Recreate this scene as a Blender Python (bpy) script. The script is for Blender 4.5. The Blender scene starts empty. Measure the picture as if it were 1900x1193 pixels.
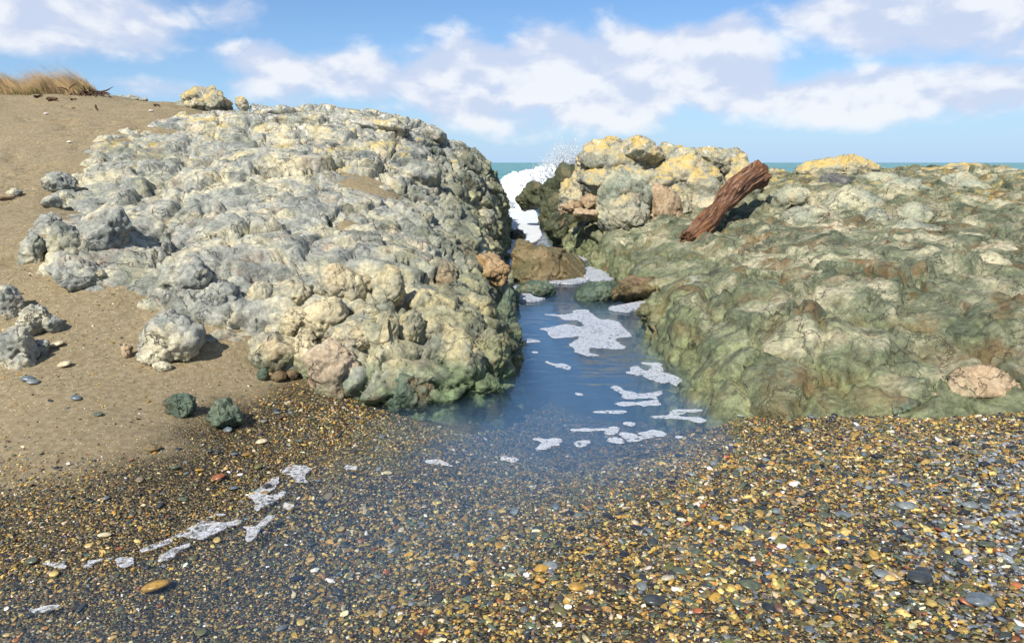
import bpy, bmesh, math, random, time
import numpy as np
from mathutils import Vector, Matrix, noise as mnoise

T0 = time.time()
R = math.radians
rng = np.random.default_rng(7)
random.seed(7)
SC = bpy.context.scene
COL = SC.collection

# ------------------------------------------------------------------ camera
EYE = 1.6
F_PX, CX, CY = 1350.0, 950.0, 596.5          # focal length and centre in photograph pixels
PITCH = math.atan((CY - 302.0) / F_PX)
cam_d = bpy.data.cameras.new('camera')
cam_d.sensor_width = 36.0
cam_d.lens = 36.0 * F_PX / 1900.0
cam_d.clip_start, cam_d.clip_end = 0.05, 40000.0
cam = bpy.data.objects.new('camera', cam_d)
COL.objects.link(cam)
cam.location = (0, 0, EYE)
cam.rotation_euler = (R(90) - PITCH, 0, R(0.0))
SC.camera = cam

# ------------------------------------------------------------------ sun, sky
SUN_EL, SUN_AZ = R(43), R(26)                # the sun stands behind the camera, to its left
sun_from = Vector((-math.sin(SUN_AZ) * math.cos(SUN_EL), -math.cos(SUN_AZ) * math.cos(SUN_EL), math.sin(SUN_EL)))
sd = bpy.data.lights.new('sun', 'SUN')
sd.energy, sd.angle, sd.color = 4.9, R(0.55), (1.0, 0.94, 0.84)
so = bpy.data.objects.new('sun', sd)
COL.objects.link(so)
so.rotation_euler = sun_from.to_track_quat('Z', 'Y').to_euler()
so.location = (-6, -14, 14)

SC.view_settings.view_transform = 'Standard'
SC.view_settings.look = 'None'
SC.view_settings.exposure = 0.38
SC.view_settings.gamma = 1.0
SC.view_settings.use_curve_mapping = False
SC.render.engine = 'CYCLES'
SC.cycles.use_denoising = True
SC.cycles.denoiser = 'OPENIMAGEDENOISE'
SC.cycles.use_adaptive_sampling = True
SC.cycles.adaptive_threshold = 0.025
SC.cycles.max_bounces = 5
SC.cycles.diffuse_bounces = 2
SC.cycles.glossy_bounces = 2
SC.cycles.transparent_max_bounces = 12
SC.cycles.volume_bounces = 2
SC.cycles.caustics_reflective = False
SC.cycles.caustics_refractive = False
SC.cycles.sample_clamp_indirect = 6.0


# ------------------------------------------------------------------ node helpers
class NT:
    def __init__(self, tree):
        self.t = tree
        self.t.nodes.clear()

    def n(self, typ, **kw):
        nd = self.t.nodes.new(typ)
        for k, v in kw.items():
            setattr(nd, k, v)
        return nd

    def put(self, sock, v):
        if v is None:
            return
        if isinstance(v, bpy.types.NodeSocket):
            self.t.links.new(v, sock)
        elif isinstance(v, (tuple, list)):
            L = len(sock.default_value)
            v = list(v)
            sock.default_value = (v + [1.0])[:L] if len(v) < L else v[:L]
        else:
            try:
                sock.default_value = v
            except TypeError:
                sock.default_value = [v] * len(sock.default_value)

    def math(self, op, a, b=None, c=None, clamp=False):
        nd = self.n('ShaderNodeMath', operation=op, use_clamp=clamp)
        self.put(nd.inputs[0], a); self.put(nd.inputs[1], b); self.put(nd.inputs[2], c)
        return nd.outputs[0]

    def vmath(self, op, a, b=None, out=0):
        nd = self.n('ShaderNodeVectorMath', operation=op)
        self.put(nd.inputs[0], a); self.put(nd.inputs[1], b)
        return nd.outputs[out]

    def noise(self, vec, scale, detail=4.0, rough=0.55, dist=0.0, col=False):
        nd = self.n('ShaderNodeTexNoise')
        self.put(nd.inputs['Vector'], vec); nd.inputs['Scale'].default_value = scale
        nd.inputs['Detail'].default_value = detail; nd.inputs['Roughness'].default_value = rough
        nd.inputs['Distortion'].default_value = dist
        return nd.outputs[1 if col else 0]

    def vor(self, vec, scale, feature='F1', out=0, rand=1.0):
        nd = self.n('ShaderNodeTexVoronoi', feature=feature)
        self.put(nd.inputs['Vector'], vec); nd.inputs['Scale'].default_value = scale
        nd.inputs['Randomness'].default_value = rand
        return nd.outputs[out]

    def ramp(self, fac, stops, interp='LINEAR'):
        nd = self.n('ShaderNodeValToRGB')
        cr = nd.color_ramp
        cr.interpolation = interp
        while len(cr.elements) < len(stops):
            cr.elements.new(0.5)
        for e, (p, c) in zip(cr.elements, stops):
            e.position = p
            e.color = (c, c, c, 1) if not isinstance(c, (tuple, list)) else tuple(c)[:3] + (1,)
        self.put(nd.inputs[0], fac)
        return nd.outputs[0]

    def rng(self, v, a, b, c=0.0, d=1.0, smooth=True):
        nd = self.n('ShaderNodeMapRange', interpolation_type='SMOOTHSTEP' if smooth else 'LINEAR')
        self.put(nd.inputs[0], v)
        for i, q in enumerate((a, b, c, d)):
            self.put(nd.inputs[i + 1], q)
        return nd.outputs[0]

    def mix(self, fac, a, b, blend='MIX'):
        nd = self.n('ShaderNodeMix', data_type='RGBA', blend_type=blend)
        self.put(nd.inputs[0], fac); self.put(nd.inputs[6], a); self.put(nd.inputs[7], b)
        return nd.outputs[2]

    def sep(self, v):
        nd = self.n('ShaderNodeSeparateXYZ'); self.put(nd.inputs[0], v)
        return nd.outputs

    def bump(self, h, strength, dist, normal=None):
        nd = self.n('ShaderNodeBump')
        nd.inputs['Strength'].default_value = strength; nd.inputs['Distance'].default_value = dist
        self.put(nd.inputs['Height'], h); self.put(nd.inputs['Normal'], normal)
        return nd.outputs[0]

    def bsdf(self, color, rough, normal=None, spec=0.5, **kw):
        nd = self.n('ShaderNodeBsdfPrincipled')
        self.put(nd.inputs['Base Color'], color); self.put(nd.inputs['Roughness'], rough)
        self.put(nd.inputs['Normal'], normal); self.put(nd.inputs['Specular IOR Level'], spec)
        for k, v in kw.items():
            self.put(nd.inputs[k], v)
        return nd.outputs[0]

    def out(self, surf, vol=None):
        nd = self.n('ShaderNodeOutputMaterial')
        self.put(nd.inputs['Surface'], surf); self.put(nd.inputs['Volume'], vol)


def new_mat(name):
    m = bpy.data.materials.new(name)
    m.use_nodes = True
    return m, NT(m.node_tree)


def ray(px, py):
    dx, dy = (px - CX) / F_PX, (CY - py) / F_PX
    return np.array([dx, math.cos(PITCH) + dy * math.sin(PITCH), -math.sin(PITCH) + dy * math.cos(PITCH)])


def at(px, py, Y):
    """surveyed point: seen at (px, py) of the photograph, Y metres ahead"""
    d = ray(px, py)
    t = Y / d[1]
    return np.array([d[0] * t, Y, EYE + d[2] * t])


def level(px, py, z):
    """surveyed point at height z"""
    d = ray(px, py)
    t = (z - EYE) / d[2]
    return np.array([d[0] * t, d[1] * t, z])


# ------------------------------------------------------------------ world: Nishita sky with fair-weather clouds
W = bpy.data.worlds.new('World')
SC.world = W
W.use_nodes = True
g = NT(W.node_tree)
sky = g.n('ShaderNodeTexSky', sky_type='NISHITA')
sky.sun_disc = False
sky.sun_elevation = SUN_EL
sky.sun_rotation = math.atan2(sun_from.x, sun_from.y)
sky.altitude, sky.air_density, sky.dust_density, sky.ozone_density = 0, 1.0, 0.25, 2.5
dirv = g.n('ShaderNodeTexCoord').outputs['Generated']
skyc = g.n('ShaderNodeHueSaturation')
skyc.inputs['Saturation'].default_value = 0.98
skyc.inputs['Value'].default_value = 1.0
g.put(skyc.inputs['Color'], sky.outputs[0])
# clouds live on the direction sphere; banks below are where they stood that day
stretch = g.vmath('MULTIPLY', dirv, (1.0, 1.0, 1.7))
warp = g.vmath('SUBTRACT', g.noise(stretch, 8.0, 2.0, 0.55, col=True), (0.5, 0.5, 0.5))
swarp = g.vmath('ADD', stretch, g.vmath('MULTIPLY', warp, (0.05, 0.05, 0.05)))
big = g.noise(stretch, 3.2, 1.0, 0.5)
puff = g.noise(swarp, 10.0, 6.0, 0.52)
banks = [  # px, py, half width px, half height px, weight
    (480, 105, 150, 50, .75), (640, 140, 230, 75, .85), (860, 145, 180, 100, 1.0), (1090, 150, 260, 120, 1.05), (1330, 130, 170, 105, .95),
    (1590, 185, 260, 75, .85), (1850, 165, 240, 60, .85), (120, 40, 260, 80, .95), (430, 15, 110, 70, .75),
    (1750, 20, 300, 80, 1.0), (250, 160, 140, 38, .75), (1880, 75, 120, 60, .75), (900, 235, 420, 24, .35), (1450, 255, 300, 26, .3),
    (700, 195, 350, 50, .5)]
dens = None
for (px, py, hw, hh, wt) in banks:
    d0 = ray(px, py); d0 = d0 / np.linalg.norm(d0)
    k = F_PX
    q = g.vmath('MULTIPLY', g.vmath('SUBTRACT', dirv, tuple(d0)), (k / hw, k / hw, k / hh))
    e = g.math('MULTIPLY', g.math('EXPONENT', g.math('MULTIPLY', g.vmath('DOT_PRODUCT', q, q, out=1), -0.9)), wt)
    dens = e if dens is None else g.math('MAXIMUM', dens, e)
dz = g.sep(dirv)[2]
dy_ = g.sep(dirv)[1]
ahead = g.rng(dy_, 0.55, 0.8)                        # the surveyed banks lie ahead; elsewhere broken cumulus
elsewhere = g.math('MULTIPLY', g.rng(big, 0.46, 0.62), g.rng(dz, 0.0, 0.06))
elsewhere = g.math('MULTIPLY', elsewhere, g.math('SUBTRACT', 1.0, g.math('MULTIPLY', ahead, g.rng(dz, 0.60, 0.45))))
field = g.math('MAXIMUM', dens, g.math('MULTIPLY', elsewhere, 0.9))
d1 = g.math('ADD', field, g.math('MULTIPLY', g.math('SUBTRACT', puff, 0.5), 1.0))
alpha = g.math('MULTIPLY', g.rng(d1, 0.47, 0.76), g.rng(dz, 0.0, 0.03))
lit = g.noise(g.vmath('ADD', swarp, (0.0, 0.0, -0.035)), 10.0, 5.0, 0.52)
relief = g.math('ADD', g.math('MULTIPLY', g.math('SUBTRACT', puff, lit), 2.2), g.math('MULTIPLY', g.noise(stretch, 5.0, 3.0), 1.1))
shade = g.rng(relief, 0.36, 0.80)
cloud = g.mix(shade, (7.0, 7.8, 9.8), (10.2, 10.4, 10.9))
air = g.mix(1.0, skyc.outputs[0], (0.82, 1.10, 1.42), 'MULTIPLY')
hz = g.math('EXPONENT', g.math('MULTIPLY', g.math('MAXIMUM', dz, 0.0), -11.0))
air = g.mix(g.math('MULTIPLY', hz, 0.92), air, (5.3, 7.5, 10.4))
skymix = g.mix(g.math('MULTIPLY', alpha, 0.90), air, cloud)
bg = g.n('ShaderNodeBackground')
g.put(bg.inputs[0], skymix)
bg.inputs[1].default_value = 0.07
wo = g.n('ShaderNodeOutputWorld')
g.put(wo.inputs[0], bg.outputs[0])


# ------------------------------------------------------------------ numeric helpers
def _h(ix, iy, iz, seed):
    n = (ix.astype(np.int64) * 374761393 + iy.astype(np.int64) * 668265263 + iz.astype(np.int64) * 2147483647 + seed * 1274126177) & 0xFFFFFFFF
    n = ((n ^ (n >> 13)) * 1274126177) & 0xFFFFFFFF
    n = ((n ^ (n >> 16)) * 2246822519) & 0xFFFFFFFF
    n = n ^ (n >> 15)
    return (n & 0xFFFFFF).astype(np.float32) / 16777215.0


def vnoise(p, seed=0):
    f = np.floor(p)
    i = f.astype(np.int64)
    t = (p - f).astype(np.float32)
    t = t * t * t * (t * (t * 6 - 15) + 10)
    x, y, z = i[:, 0], i[:, 1], i[:, 2]
    r = 0
    for a in (0, 1):
        wa = t[:, 0] if a else 1 - t[:, 0]
        for b in (0, 1):
            wb = t[:, 1] if b else 1 - t[:, 1]
            for c in (0, 1):
                wc = t[:, 2] if c else 1 - t[:, 2]
                r = r + wa * wb * wc * _h(x + a, y + b, z + c, seed)
    return r * 2 - 1


ROT = np.array([[0.36, 0.48, -0.8], [-0.8, 0.6, 0.0], [0.48, 0.64, 0.6]])


def fbm(p, octs=4, seed=0, gain=0.5, ridged=False):
    r, a, q, s = 0, 1.0, p, 0
    for o in range(octs):
        v = vnoise(q, seed + o * 17)
        if ridged:
            v = 1 - 2 * np.abs(v)
        r = r + a * v
        s += a
        a *= gain
        q = (q @ ROT) * 2.03 + 11.7
    return r / s


def worley(p, seed=0):
    f = np.floor(p).astype(np.int64)
    x, y, z = f[:, 0], f[:, 1], f[:, 2]
    fr = (p - f).astype(np.float32)
    F1 = np.full(len(p), 9.0, np.float32)
    F2 = F1.copy()
    ID = np.zeros(len(p), np.float32)
    for a in (-1, 0, 1):
        for b in (-1, 0, 1):
            for c in (-1, 0, 1):
                hx, hy, hz = _h(x + a, y + b, z + c, seed), _h(x + a, y + b, z + c, seed + 101), _h(x + a, y + b, z + c, seed + 211)
                d = np.sqrt((a + hx - fr[:, 0]) ** 2 + (b + hy - fr[:, 1]) ** 2 + (c + hz - fr[:, 2]) ** 2)
                nearer = d < F1
                F2 = np.where(nearer, F1, np.minimum(F2, d))
                ID = np.where(nearer, hx, ID)
                F1 = np.where(nearer, d, F1)
    return F1, F2, ID


def facets(p, seed=0):
    """cell distance pair and the height of a randomly tilted facet in every cell"""
    f = np.floor(p).astype(np.int64)
    fr = (p - f).astype(np.float32)
    n = len(p)
    F1 = np.full(n, 9.0, np.float32); F2 = F1.copy()
    best = np.zeros((n, 3), np.float32); cell = np.zeros((n, 3), np.int64)
    for a in (-1, 0, 1):
        for b in (-1, 0, 1):
            for c in (-1, 0, 1):
                ix, iy, iz = f[:, 0] + a, f[:, 1] + b, f[:, 2] + c
                v = np.stack([a + _h(ix, iy, iz, seed), b + _h(ix, iy, iz, seed + 101), c + _h(ix, iy, iz, seed + 211)], 1) - fr
                d = np.sqrt((v * v).sum(1))
                nr = d < F1
                F2 = np.where(nr, F1, np.minimum(F2, d))
                F1 = np.where(nr, d, F1)
                best[nr] = v[nr]
                cell[nr] = np.stack([ix, iy, iz], 1)[nr]
    t = np.stack([_h(cell[:, 0], cell[:, 1], cell[:, 2], seed + k) for k in (307, 401, 503)], 1) * 2 - 1
    lift = _h(cell[:, 0], cell[:, 1], cell[:, 2], seed + 607) - 0.5
    return F1, F2, (t * best).sum(1), lift


def sstep(a, b, x):
    t = np.clip((x - a) / (b - a), 0, 1)
    return t * t * (3 - 2 * t)


class TPS:
    """thin plate spline height through surveyed points"""
    def __init__(self, pts, lam=1e-3):
        P = np.array(pts, float)
        self.P = P[:, :2]
        n = len(P)
        K = self.k(self.P, self.P) + lam * np.eye(n)
        A = np.zeros((n + 3, n + 3))
        A[:n, :n] = K
        A[:n, n] = 1; A[:n, n + 1:] = self.P
        A[n, :n] = 1; A[n + 1:, :n] = self.P.T
        self.w = np.linalg.solve(A, np.concatenate([P[:, 2], np.zeros(3)]))

    @staticmethod
    def k(a, b):
        d2 = (a[:, None, 0] - b[None, :, 0]) ** 2 + (a[:, None, 1] - b[None, :, 1]) ** 2
        return 0.5 * d2 * np.log(d2 + 1e-9)

    def __call__(self, x, y):
        x = np.atleast_1d(np.asarray(x, float)); y = np.atleast_1d(np.asarray(y, float))
        sh = x.shape
        q = np.stack([x.ravel(), y.ravel()], 1)
        n = len(self.P)
        out = np.empty(len(q))
        for i in range(0, len(q), 40000):
            c = q[i:i + 40000]
            out[i:i + 40000] = self.k(c, self.P) @ self.w[:n] + self.w[n] + c @ self.w[n + 1:]
        return out.reshape(sh)


def poly_sd(poly, x, y):
    """signed distance to a plan outline, positive inside"""
    P = np.array(poly, float)
    sh = np.shape(x)
    q = np.stack([np.ravel(x), np.ravel(y)], 1)
    best = np.full(len(q), 1e9)
    inside = np.zeros(len(q), bool)
    for i in range(len(P)):
        a, b = P[i], P[(i + 1) % len(P)]
        ab = b - a
        t = np.clip(((q - a) @ ab) / (ab @ ab), 0, 1)
        best = np.minimum(best, np.hypot(*(q - a - t[:, None] * ab).T))
        cond = (a[1] > q[:, 1]) != (b[1] > q[:, 1])
        with np.errstate(divide='ignore', invalid='ignore'):
            xi = (b[0] - a[0]) * (q[:, 1] - a[1]) / (b[1] - a[1]) + a[0]
        inside ^= cond & (q[:, 0] < xi)
    return np.where(inside, best, -best).reshape(sh)


def mesh_np(name, V, Fc, smooth=True):
    me = bpy.data.meshes.new(name)
    V = np.asarray(V, np.float32); Fc = np.asarray(Fc, np.int32)
    k = Fc.shape[1]
    me.vertices.add(len(V)); me.vertices.foreach_set('co', V.ravel())
    me.loops.add(Fc.size); me.loops.foreach_set('vertex_index', Fc.ravel())
    me.polygons.add(len(Fc))
    me.polygons.foreach_set('loop_start', np.arange(0, Fc.size, k, dtype=np.int32))
    me.polygons.foreach_set('loop_total', np.full(len(Fc), k, np.int32))
    me.update(calc_edges=True)
    me.polygons.foreach_set('use_smooth', np.full(len(Fc), smooth))
    return me


def link(name, me, mat=None, parent=None, label=None, cat=None, group=None, kind=None):
    o = bpy.data.objects.new(name, me)
    COL.objects.link(o)
    if mat is not None and me is not None and len(me.materials) == 0:
        me.materials.append(mat)
    if parent is not None:
        o.parent = parent
    for k, v in (('label', label), ('category', cat), ('group', group), ('kind', kind)):
        if v:
            o[k] = v
    return o


def grid_faces(nx, ny):
    i = np.arange(nx - 1)[None, :] + np.arange(ny - 1)[:, None] * nx
    i = i.ravel()
    return np.stack([i, i + 1, i + 1 + nx, i + nx], 1)


def lines(spec):
    """grid lines: (from, to, step) runs joined"""
    out = []
    for a, b, s in spec:
        out.append(np.arange(a, b - 1e-6, s))
    out.append([spec[-1][1]])
    return np.concatenate(out)


# ------------------------------------------------------------------ materials: rock
def rock_mat(name, stops, warm=(0.50, 0.33, 0.20), warm_amt=0.35, algae=None, lichen=0.0, lichen_z=(1.0, 1.6), white=0.0, white_z=(1.7, 2.1),
             wet=None, bump=1.0, brown=0.0, scale=1.0, lichen_col=(0.62, 0.37, 0.05), green=0.0, splash=None, alg_amt=0.93):
    m, g = new_mat(name)
    geo = g.n('ShaderNodeNewGeometry')
    pos = geo.outputs['Position']
    z = g.sep(pos)[2]
    wv = g.vmath('ADD', pos, g.vmath('MULTIPLY', g.vmath('SUBTRACT', g.noise(pos, 2.2, 2, col=True), (0.5, 0.5, 0.5)), (0.35, 0.35, 0.2)))
    n1 = g.noise(wv, 3.0 * scale, 6.0, 0.58)
    n2 = g.noise(wv, 1.15 * scale, 2.0, 0.55)
    n3 = g.noise(pos, 26.0, 5.0, 0.78)
    fac = g.math('ADD', g.math('MULTIPLY', n1, 0.62), g.math('ADD', g.math('MULTIPLY', n2, 0.26), g.math('MULTIPLY', n3, 0.14)))
    col = g.ramp(fac, stops)
    # iron-warm blotches
    w = g.math('MULTIPLY', g.rng(g.noise(wv, 2.6, 4.0, 0.6), 0.54, 0.70), warm_amt)
    col = g.mix(w, col, warm)
    if green > 0:
        gm = g.math('MULTIPLY', g.rng(g.noise(g.vmath('ADD', wv, (3.1, 7.7, 1.3)), 1.9, 4.0, 0.65), 0.46, 0.66), green)
        col = g.mix(gm, col, (0.095, 0.112, 0.060))
    if brown > 0:
        b = g.math('MULTIPLY', g.rng(g.noise(g.vmath('ADD', wv, (9.1, 2.7, 5.3)), 2.1, 4.0, 0.65), 0.52, 0.66), brown)
        col = g.mix(b, col, (0.15, 0.085, 0.030))
    # mineral grain; thin dark crack lines paint crevice shade and dirt into the colour
    grain = g.rng(n3, 0.32, 0.68, 0.70, 1.24)
    col = g.mix(1.0, col, grain, 'MULTIPLY')
    vein = g.vor(g.vmath('ADD', wv, g.vmath('MULTIPLY', g.noise(pos, 5.0, 4.0, 0.6, col=True), (0.42, 0.42, 0.42))), 3.4, 'DISTANCE_TO_EDGE')
    crack_lines = g.math('MULTIPLY', g.rng(vein, 0.026, 0.006), g.rng(g.noise(pos, 2.2, 2.0), 0.44, 0.54))
    col = g.mix(g.math('MULTIPLY', crack_lines, 0.7), col, (0.055, 0.048, 0.036))
    if splash:
        xs_ = g.math('ADD', g.sep(pos)[0], g.math('MULTIPLY', g.math('SUBTRACT', g.noise(wv, 1.6, 4.0, 0.6), 0.5), 2.2))
        sm = g.math('MULTIPLY', g.rng(xs_, splash[0], splash[1]), 0.85)
        col = g.mix(sm, col, g.mix(1.0, col, (0.55, 0.58, 0.40), 'MULTIPLY'))
    rough = 0.86
    if algae:
        z0, z1, ac = algae
        za = g.math('ADD', z, g.math('MULTIPLY', g.math('SUBTRACT', g.noise(wv, 2.4, 5.0, 0.68), 0.5), (z1 - z0) * 2.2))
        am = g.math('MULTIPLY', g.rng(za, z1, z0), alg_amt)
        acol = g.mix(g.rng(g.noise(wv, 6.5, 6.0, 0.72), 0.38, 0.62), ac, tuple(min(1, c * 3.1) for c in ac))
        acol = g.mix(1.0, acol, grain, 'MULTIPLY')
        acol = g.mix(g.math('MULTIPLY', g.rng(g.noise(wv, 1.7, 3.0), 0.53, 0.66), 0.65), acol, (0.17, 0.105, 0.035))
        col = g.mix(am, col, acol)
    if lichen > 0:
        lz = g.rng(g.math('ADD', z, g.math('MULTIPLY', g.noise(wv, 1.5, 2.0), 0.5)), lichen_z[0], lichen_z[1])
        up = g.rng(g.sep(geo.outputs['Normal'])[2], -0.1, 0.75)
        lm = g.math('MULTIPLY', g.math('MULTIPLY', lz, up), g.rng(g.noise(wv, 3.0, 9.0, 0.72), 0.56 - 0.12 * lichen, 0.68 - 0.1 * lichen))
        lcol = g.mix(g.noise(pos, 7.0, 4.0), tuple(c * 0.8 for c in lichen_col), (0.58, 0.47, 0.17))
        col = g.mix(g.math('MULTIPLY', lm, 0.85), col, lcol)
    if white > 0:
        wz = g.rng(g.math('ADD', z, g.math('MULTIPLY', g.noise(wv, 2.5, 3.0), 0.4)), white_z[0], white_z[1])
        wm = g.math('MULTIPLY', wz, g.rng(g.noise(wv, 8.0, 9.0, 0.76), 0.60 - 0.1 * white, 0.66 - 0.1 * white))
        col = g.mix(g.math('MULTIPLY', wm, 0.85), col, (0.74, 0.71, 0.66))
    if wet:
        wt = g.rng(g.math('ADD', z, g.math('MULTIPLY', g.math('SUBTRACT', g.noise(wv, 3.0, 4.0), 0.5), 0.25)), wet[1], wet[0])
        rough = g.math('SUBTRACT', 0.86, g.math('MULTIPLY', wt, 0.50))
    hgt = g.noise(pos, 9.0, 8.0, 0.72, 0.2)
    cr2 = g.vor(g.vmath('ADD', pos, g.vmath('MULTIPLY', g.vmath('SUBTRACT', wv, pos), (0.5, 0.5, 0.5))), 11.0, 'F1')
    hgt = g.math('SUBTRACT', hgt, g.math('MULTIPLY', cr2, 0.35))
    hgt = g.math('SUBTRACT', hgt, g.math('MULTIPLY', crack_lines, 0.55))
    nor = g.bump(hgt, 0.75 * bump, 0.045)
    g.out(g.bsdf(col, rough, nor, 0.4))
    return m


PALE = [(0.33, (0.125, 0.134, 0.112)), (0.44, (0.250, 0.262, 0.232)), (0.51, (0.35, 0.352, 0.295)), (0.57, (0.50, 0.462, 0.325)), (0.68, (0.66, 0.60, 0.44))]
OLIVE = [(0.36, (0.040, 0.048, 0.027)), (0.45, (0.105, 0.122, 0.072)), (0.52, (0.20, 0.212, 0.130)), (0.58, (0.38, 0.36, 0.235)), (0.68, (0.58, 0.51, 0.35))]
BUFF = [(0.30, (0.110, 0.115, 0.085)), (0.43, (0.255, 0.262, 0.205)), (0.53, (0.37, 0.35, 0.25)), (0.62, (0.50, 0.44, 0.29)), (0.74, (0.60, 0.53, 0.37))]
ALG = (0.060, 0.082, 0.038)
M_LEFT = rock_mat('pale_outcrop_rock', PALE, algae=(0.02, 0.30, ALG), lichen=0.35, lichen_z=(1.5, 2.2), white=0.55, white_z=(2.0, 2.5), wet=(0.05, 0.3), warm_amt=0.35, green=0.45, splash=(-1.5, 0.0),
                  lichen_col=(0.50, 0.36, 0.10))
M_PALE = rock_mat('pale_boulder_rock', PALE, wet=(-0.2, -0.1), warm_amt=0.3)
M_FRONT = rock_mat('front_lump_rock', [(p, (c[0] * 1.05, c[1] * 0.98, c[2] * 0.86)) for p, c in PALE], algae=(0.08, 0.34, ALG), wet=(0.08, 0.3), warm_amt=0.5, green=0.2, splash=(-1.2, 0.1))
M_PINK = rock_mat('pinkish_lump_rock', [(0.32, (0.15, 0.13, 0.10)), (0.45, (0.30, 0.245, 0.17)), (0.55, (0.44, 0.35, 0.235)), (0.68, (0.52, 0.46, 0.35))], algae=(-0.02, 0.20, ALG), wet=(0.08, 0.26), warm=(0.46, 0.28, 0.17), warm_amt=0.95)
M_RIGHT = rock_mat('green_outcrop_rock', OLIVE, algae=(-0.05, 0.70, (0.082, 0.092, 0.043)), lichen=0.3, lichen_z=(1.2, 1.6), wet=(0.15, 0.7), brown=0.8, green=0.35, scale=0.9, alg_amt=0.86)
M_BUFF = rock_mat('buff_rock', BUFF, algae=(0.25, 0.75, ALG), lichen=1.0, lichen_z=(1.1, 1.65), white=0.4, white_z=(1.75, 2.1), wet=(0.3, 0.6), warm_amt=0.45)
M_LICHEN = rock_mat('lichen_rock', BUFF, lichen=1.2, lichen_z=(0.8, 1.3), warm_amt=0.3)
M_PALE2 = rock_mat('pale_green_rock', [(p, (min(.8, c[0] * 1.0), min(.8, c[1] * 1.06), c[2] * 1.04)) for p, c in BUFF], warm_amt=0.4, green=0.25, brown=0.15)
M_TAN = rock_mat('tan_rock', [(0.3, (0.2, 0.14, 0.08)), (0.5, (0.42, 0.31, 0.19)), (0.7, (0.56, 0.46, 0.31))], algae=(0.0, 0.35, ALG), wet=(0.1, 0.3), brown=0.4)
M_BROWN = rock_mat('brown_wet_rock', [(0.3, (0.050, 0.038, 0.018)), (0.5, (0.155, 0.115, 0.050)), (0.7, (0.28, 0.22, 0.11))], wet=(0.4, 0.7), warm_amt=0.3, green=0.5)
M_ORANGE = rock_mat('orange_rock', [(0.3, (0.20, 0.10, 0.03)), (0.5, (0.34, 0.225, 0.10)), (0.7, (0.56, 0.47, 0.31))], wet=(0.2, 0.4), warm_amt=0.3)
M_GREEN = rock_mat('wet_green_stone', [(0.3, (0.035, 0.055, 0.038)), (0.5, (0.085, 0.125, 0.085)), (0.7, (0.20, 0.23, 0.14))], wet=(0.6, 0.9), warm=(0.22, 0.11, 0.04), warm_amt=0.6)
M_DARK = rock_mat('dark_weedy_rock', [(0.3, (0.018, 0.022, 0.012)), (0.5, (0.060, 0.070, 0.035)), (0.7, (0.135, 0.14, 0.070))], wet=(0.5, 0.9), warm_amt=0.2)
M_GREY = rock_mat('grey_rock', [(0.3, (0.05, 0.052, 0.05)), (0.5, (0.13, 0.135, 0.13)), (0.7, (0.27, 0.27, 0.24))], warm_amt=0.2)

# ------------------------------------------------------------------ surveyed surfaces
gp = [level(*q) for q in [
    (0, 1193, -.05), (400, 1193, -.07), (800, 1193, .0), (1200, 1193, .12), (1900, 1193, .30), (0, 1045, .01), (250, 1040, .0), (480, 920, .0), (560, 865, .0),
    (640, 812, .0), (600, 1050, -.10), (900, 1020, -.07), (1020, 1045, .0), (1200, 925, .0), (1390, 800, .0), (1405, 772, .02), (1000, 850, -.36),
    (800, 870, -.13), (1100, 750, -.75), (1050, 620, -1.2), (1200, 820, -.32), (1500, 900, .12), (1900, 950, .30), (1900, 765, .22), (1650, 775, .10),
    (1500, 1050, .16), (760, 800, -.10), (0, 860, .17), (300, 860, .13), (450, 800, .10), (600, 770, .05), (0, 720, .28), (250, 700, .27), (480, 670, .24),
    (0, 560, .60), (250, 600, .47), (430, 620, .40), (0, 400, 1.10), (100, 400, 1.10), (230, 500, .75)]]
gp += [at(*q) for q in [(0, 300, 8.9), (150, 300, 8.9), (0, 200, 12.0), (150, 215, 11.5), (300, 235, 10.8), (0, 168, 13.8), (-150, 150, 14), (150, 174, 13.8),
                        (270, 188, 13.5), (400, 210, 12.8), (340, 192, 13.2), (-300, 300, 8.9), (-300, 560, 5.2), (-250, 860, 3.6)]]
gp += [np.array(q) for q in [
    (-12, 19, 2.0), (-7, 18, 2.1), (-4, 18, 1.6), (-14, 26, 0.5), (-6, 26, 0.0), (-2, 8, .35), (-3.5, 8, .85), (-2, 11, .7), (-3, 12, 1.4), (-1, 14, .2),
    (-0.8, 7, .1), (-.8, 5.5, .0), (.4, 9, -.7), (.4, 12, -.6), (.4, 18, -.7), (.4, 25, -1.2), (3, 6, -.2), (3.2, 4.9, .0), (2.6, 4.9, -.05), (4.2, 5.2, .05), (4, 8, .05), (4, 12, .3), (7, 8, .3), (8, 14, .4), (3, 18, .0), (7, 22, -.5),
    (0, 32, -2.5), (10, 32, -2.5), (-10, 32, -1.5), (0, -3, .25), (-5, -3, .3), (6, -3, .5), (8, 3, .45), (13, 8, .5), (-8, 2, .35), (0, .6, .10), (-14, 8, 1.2), (-18, 14, 2.8)]]
ground = TPS(gp, 2e-3)

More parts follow.
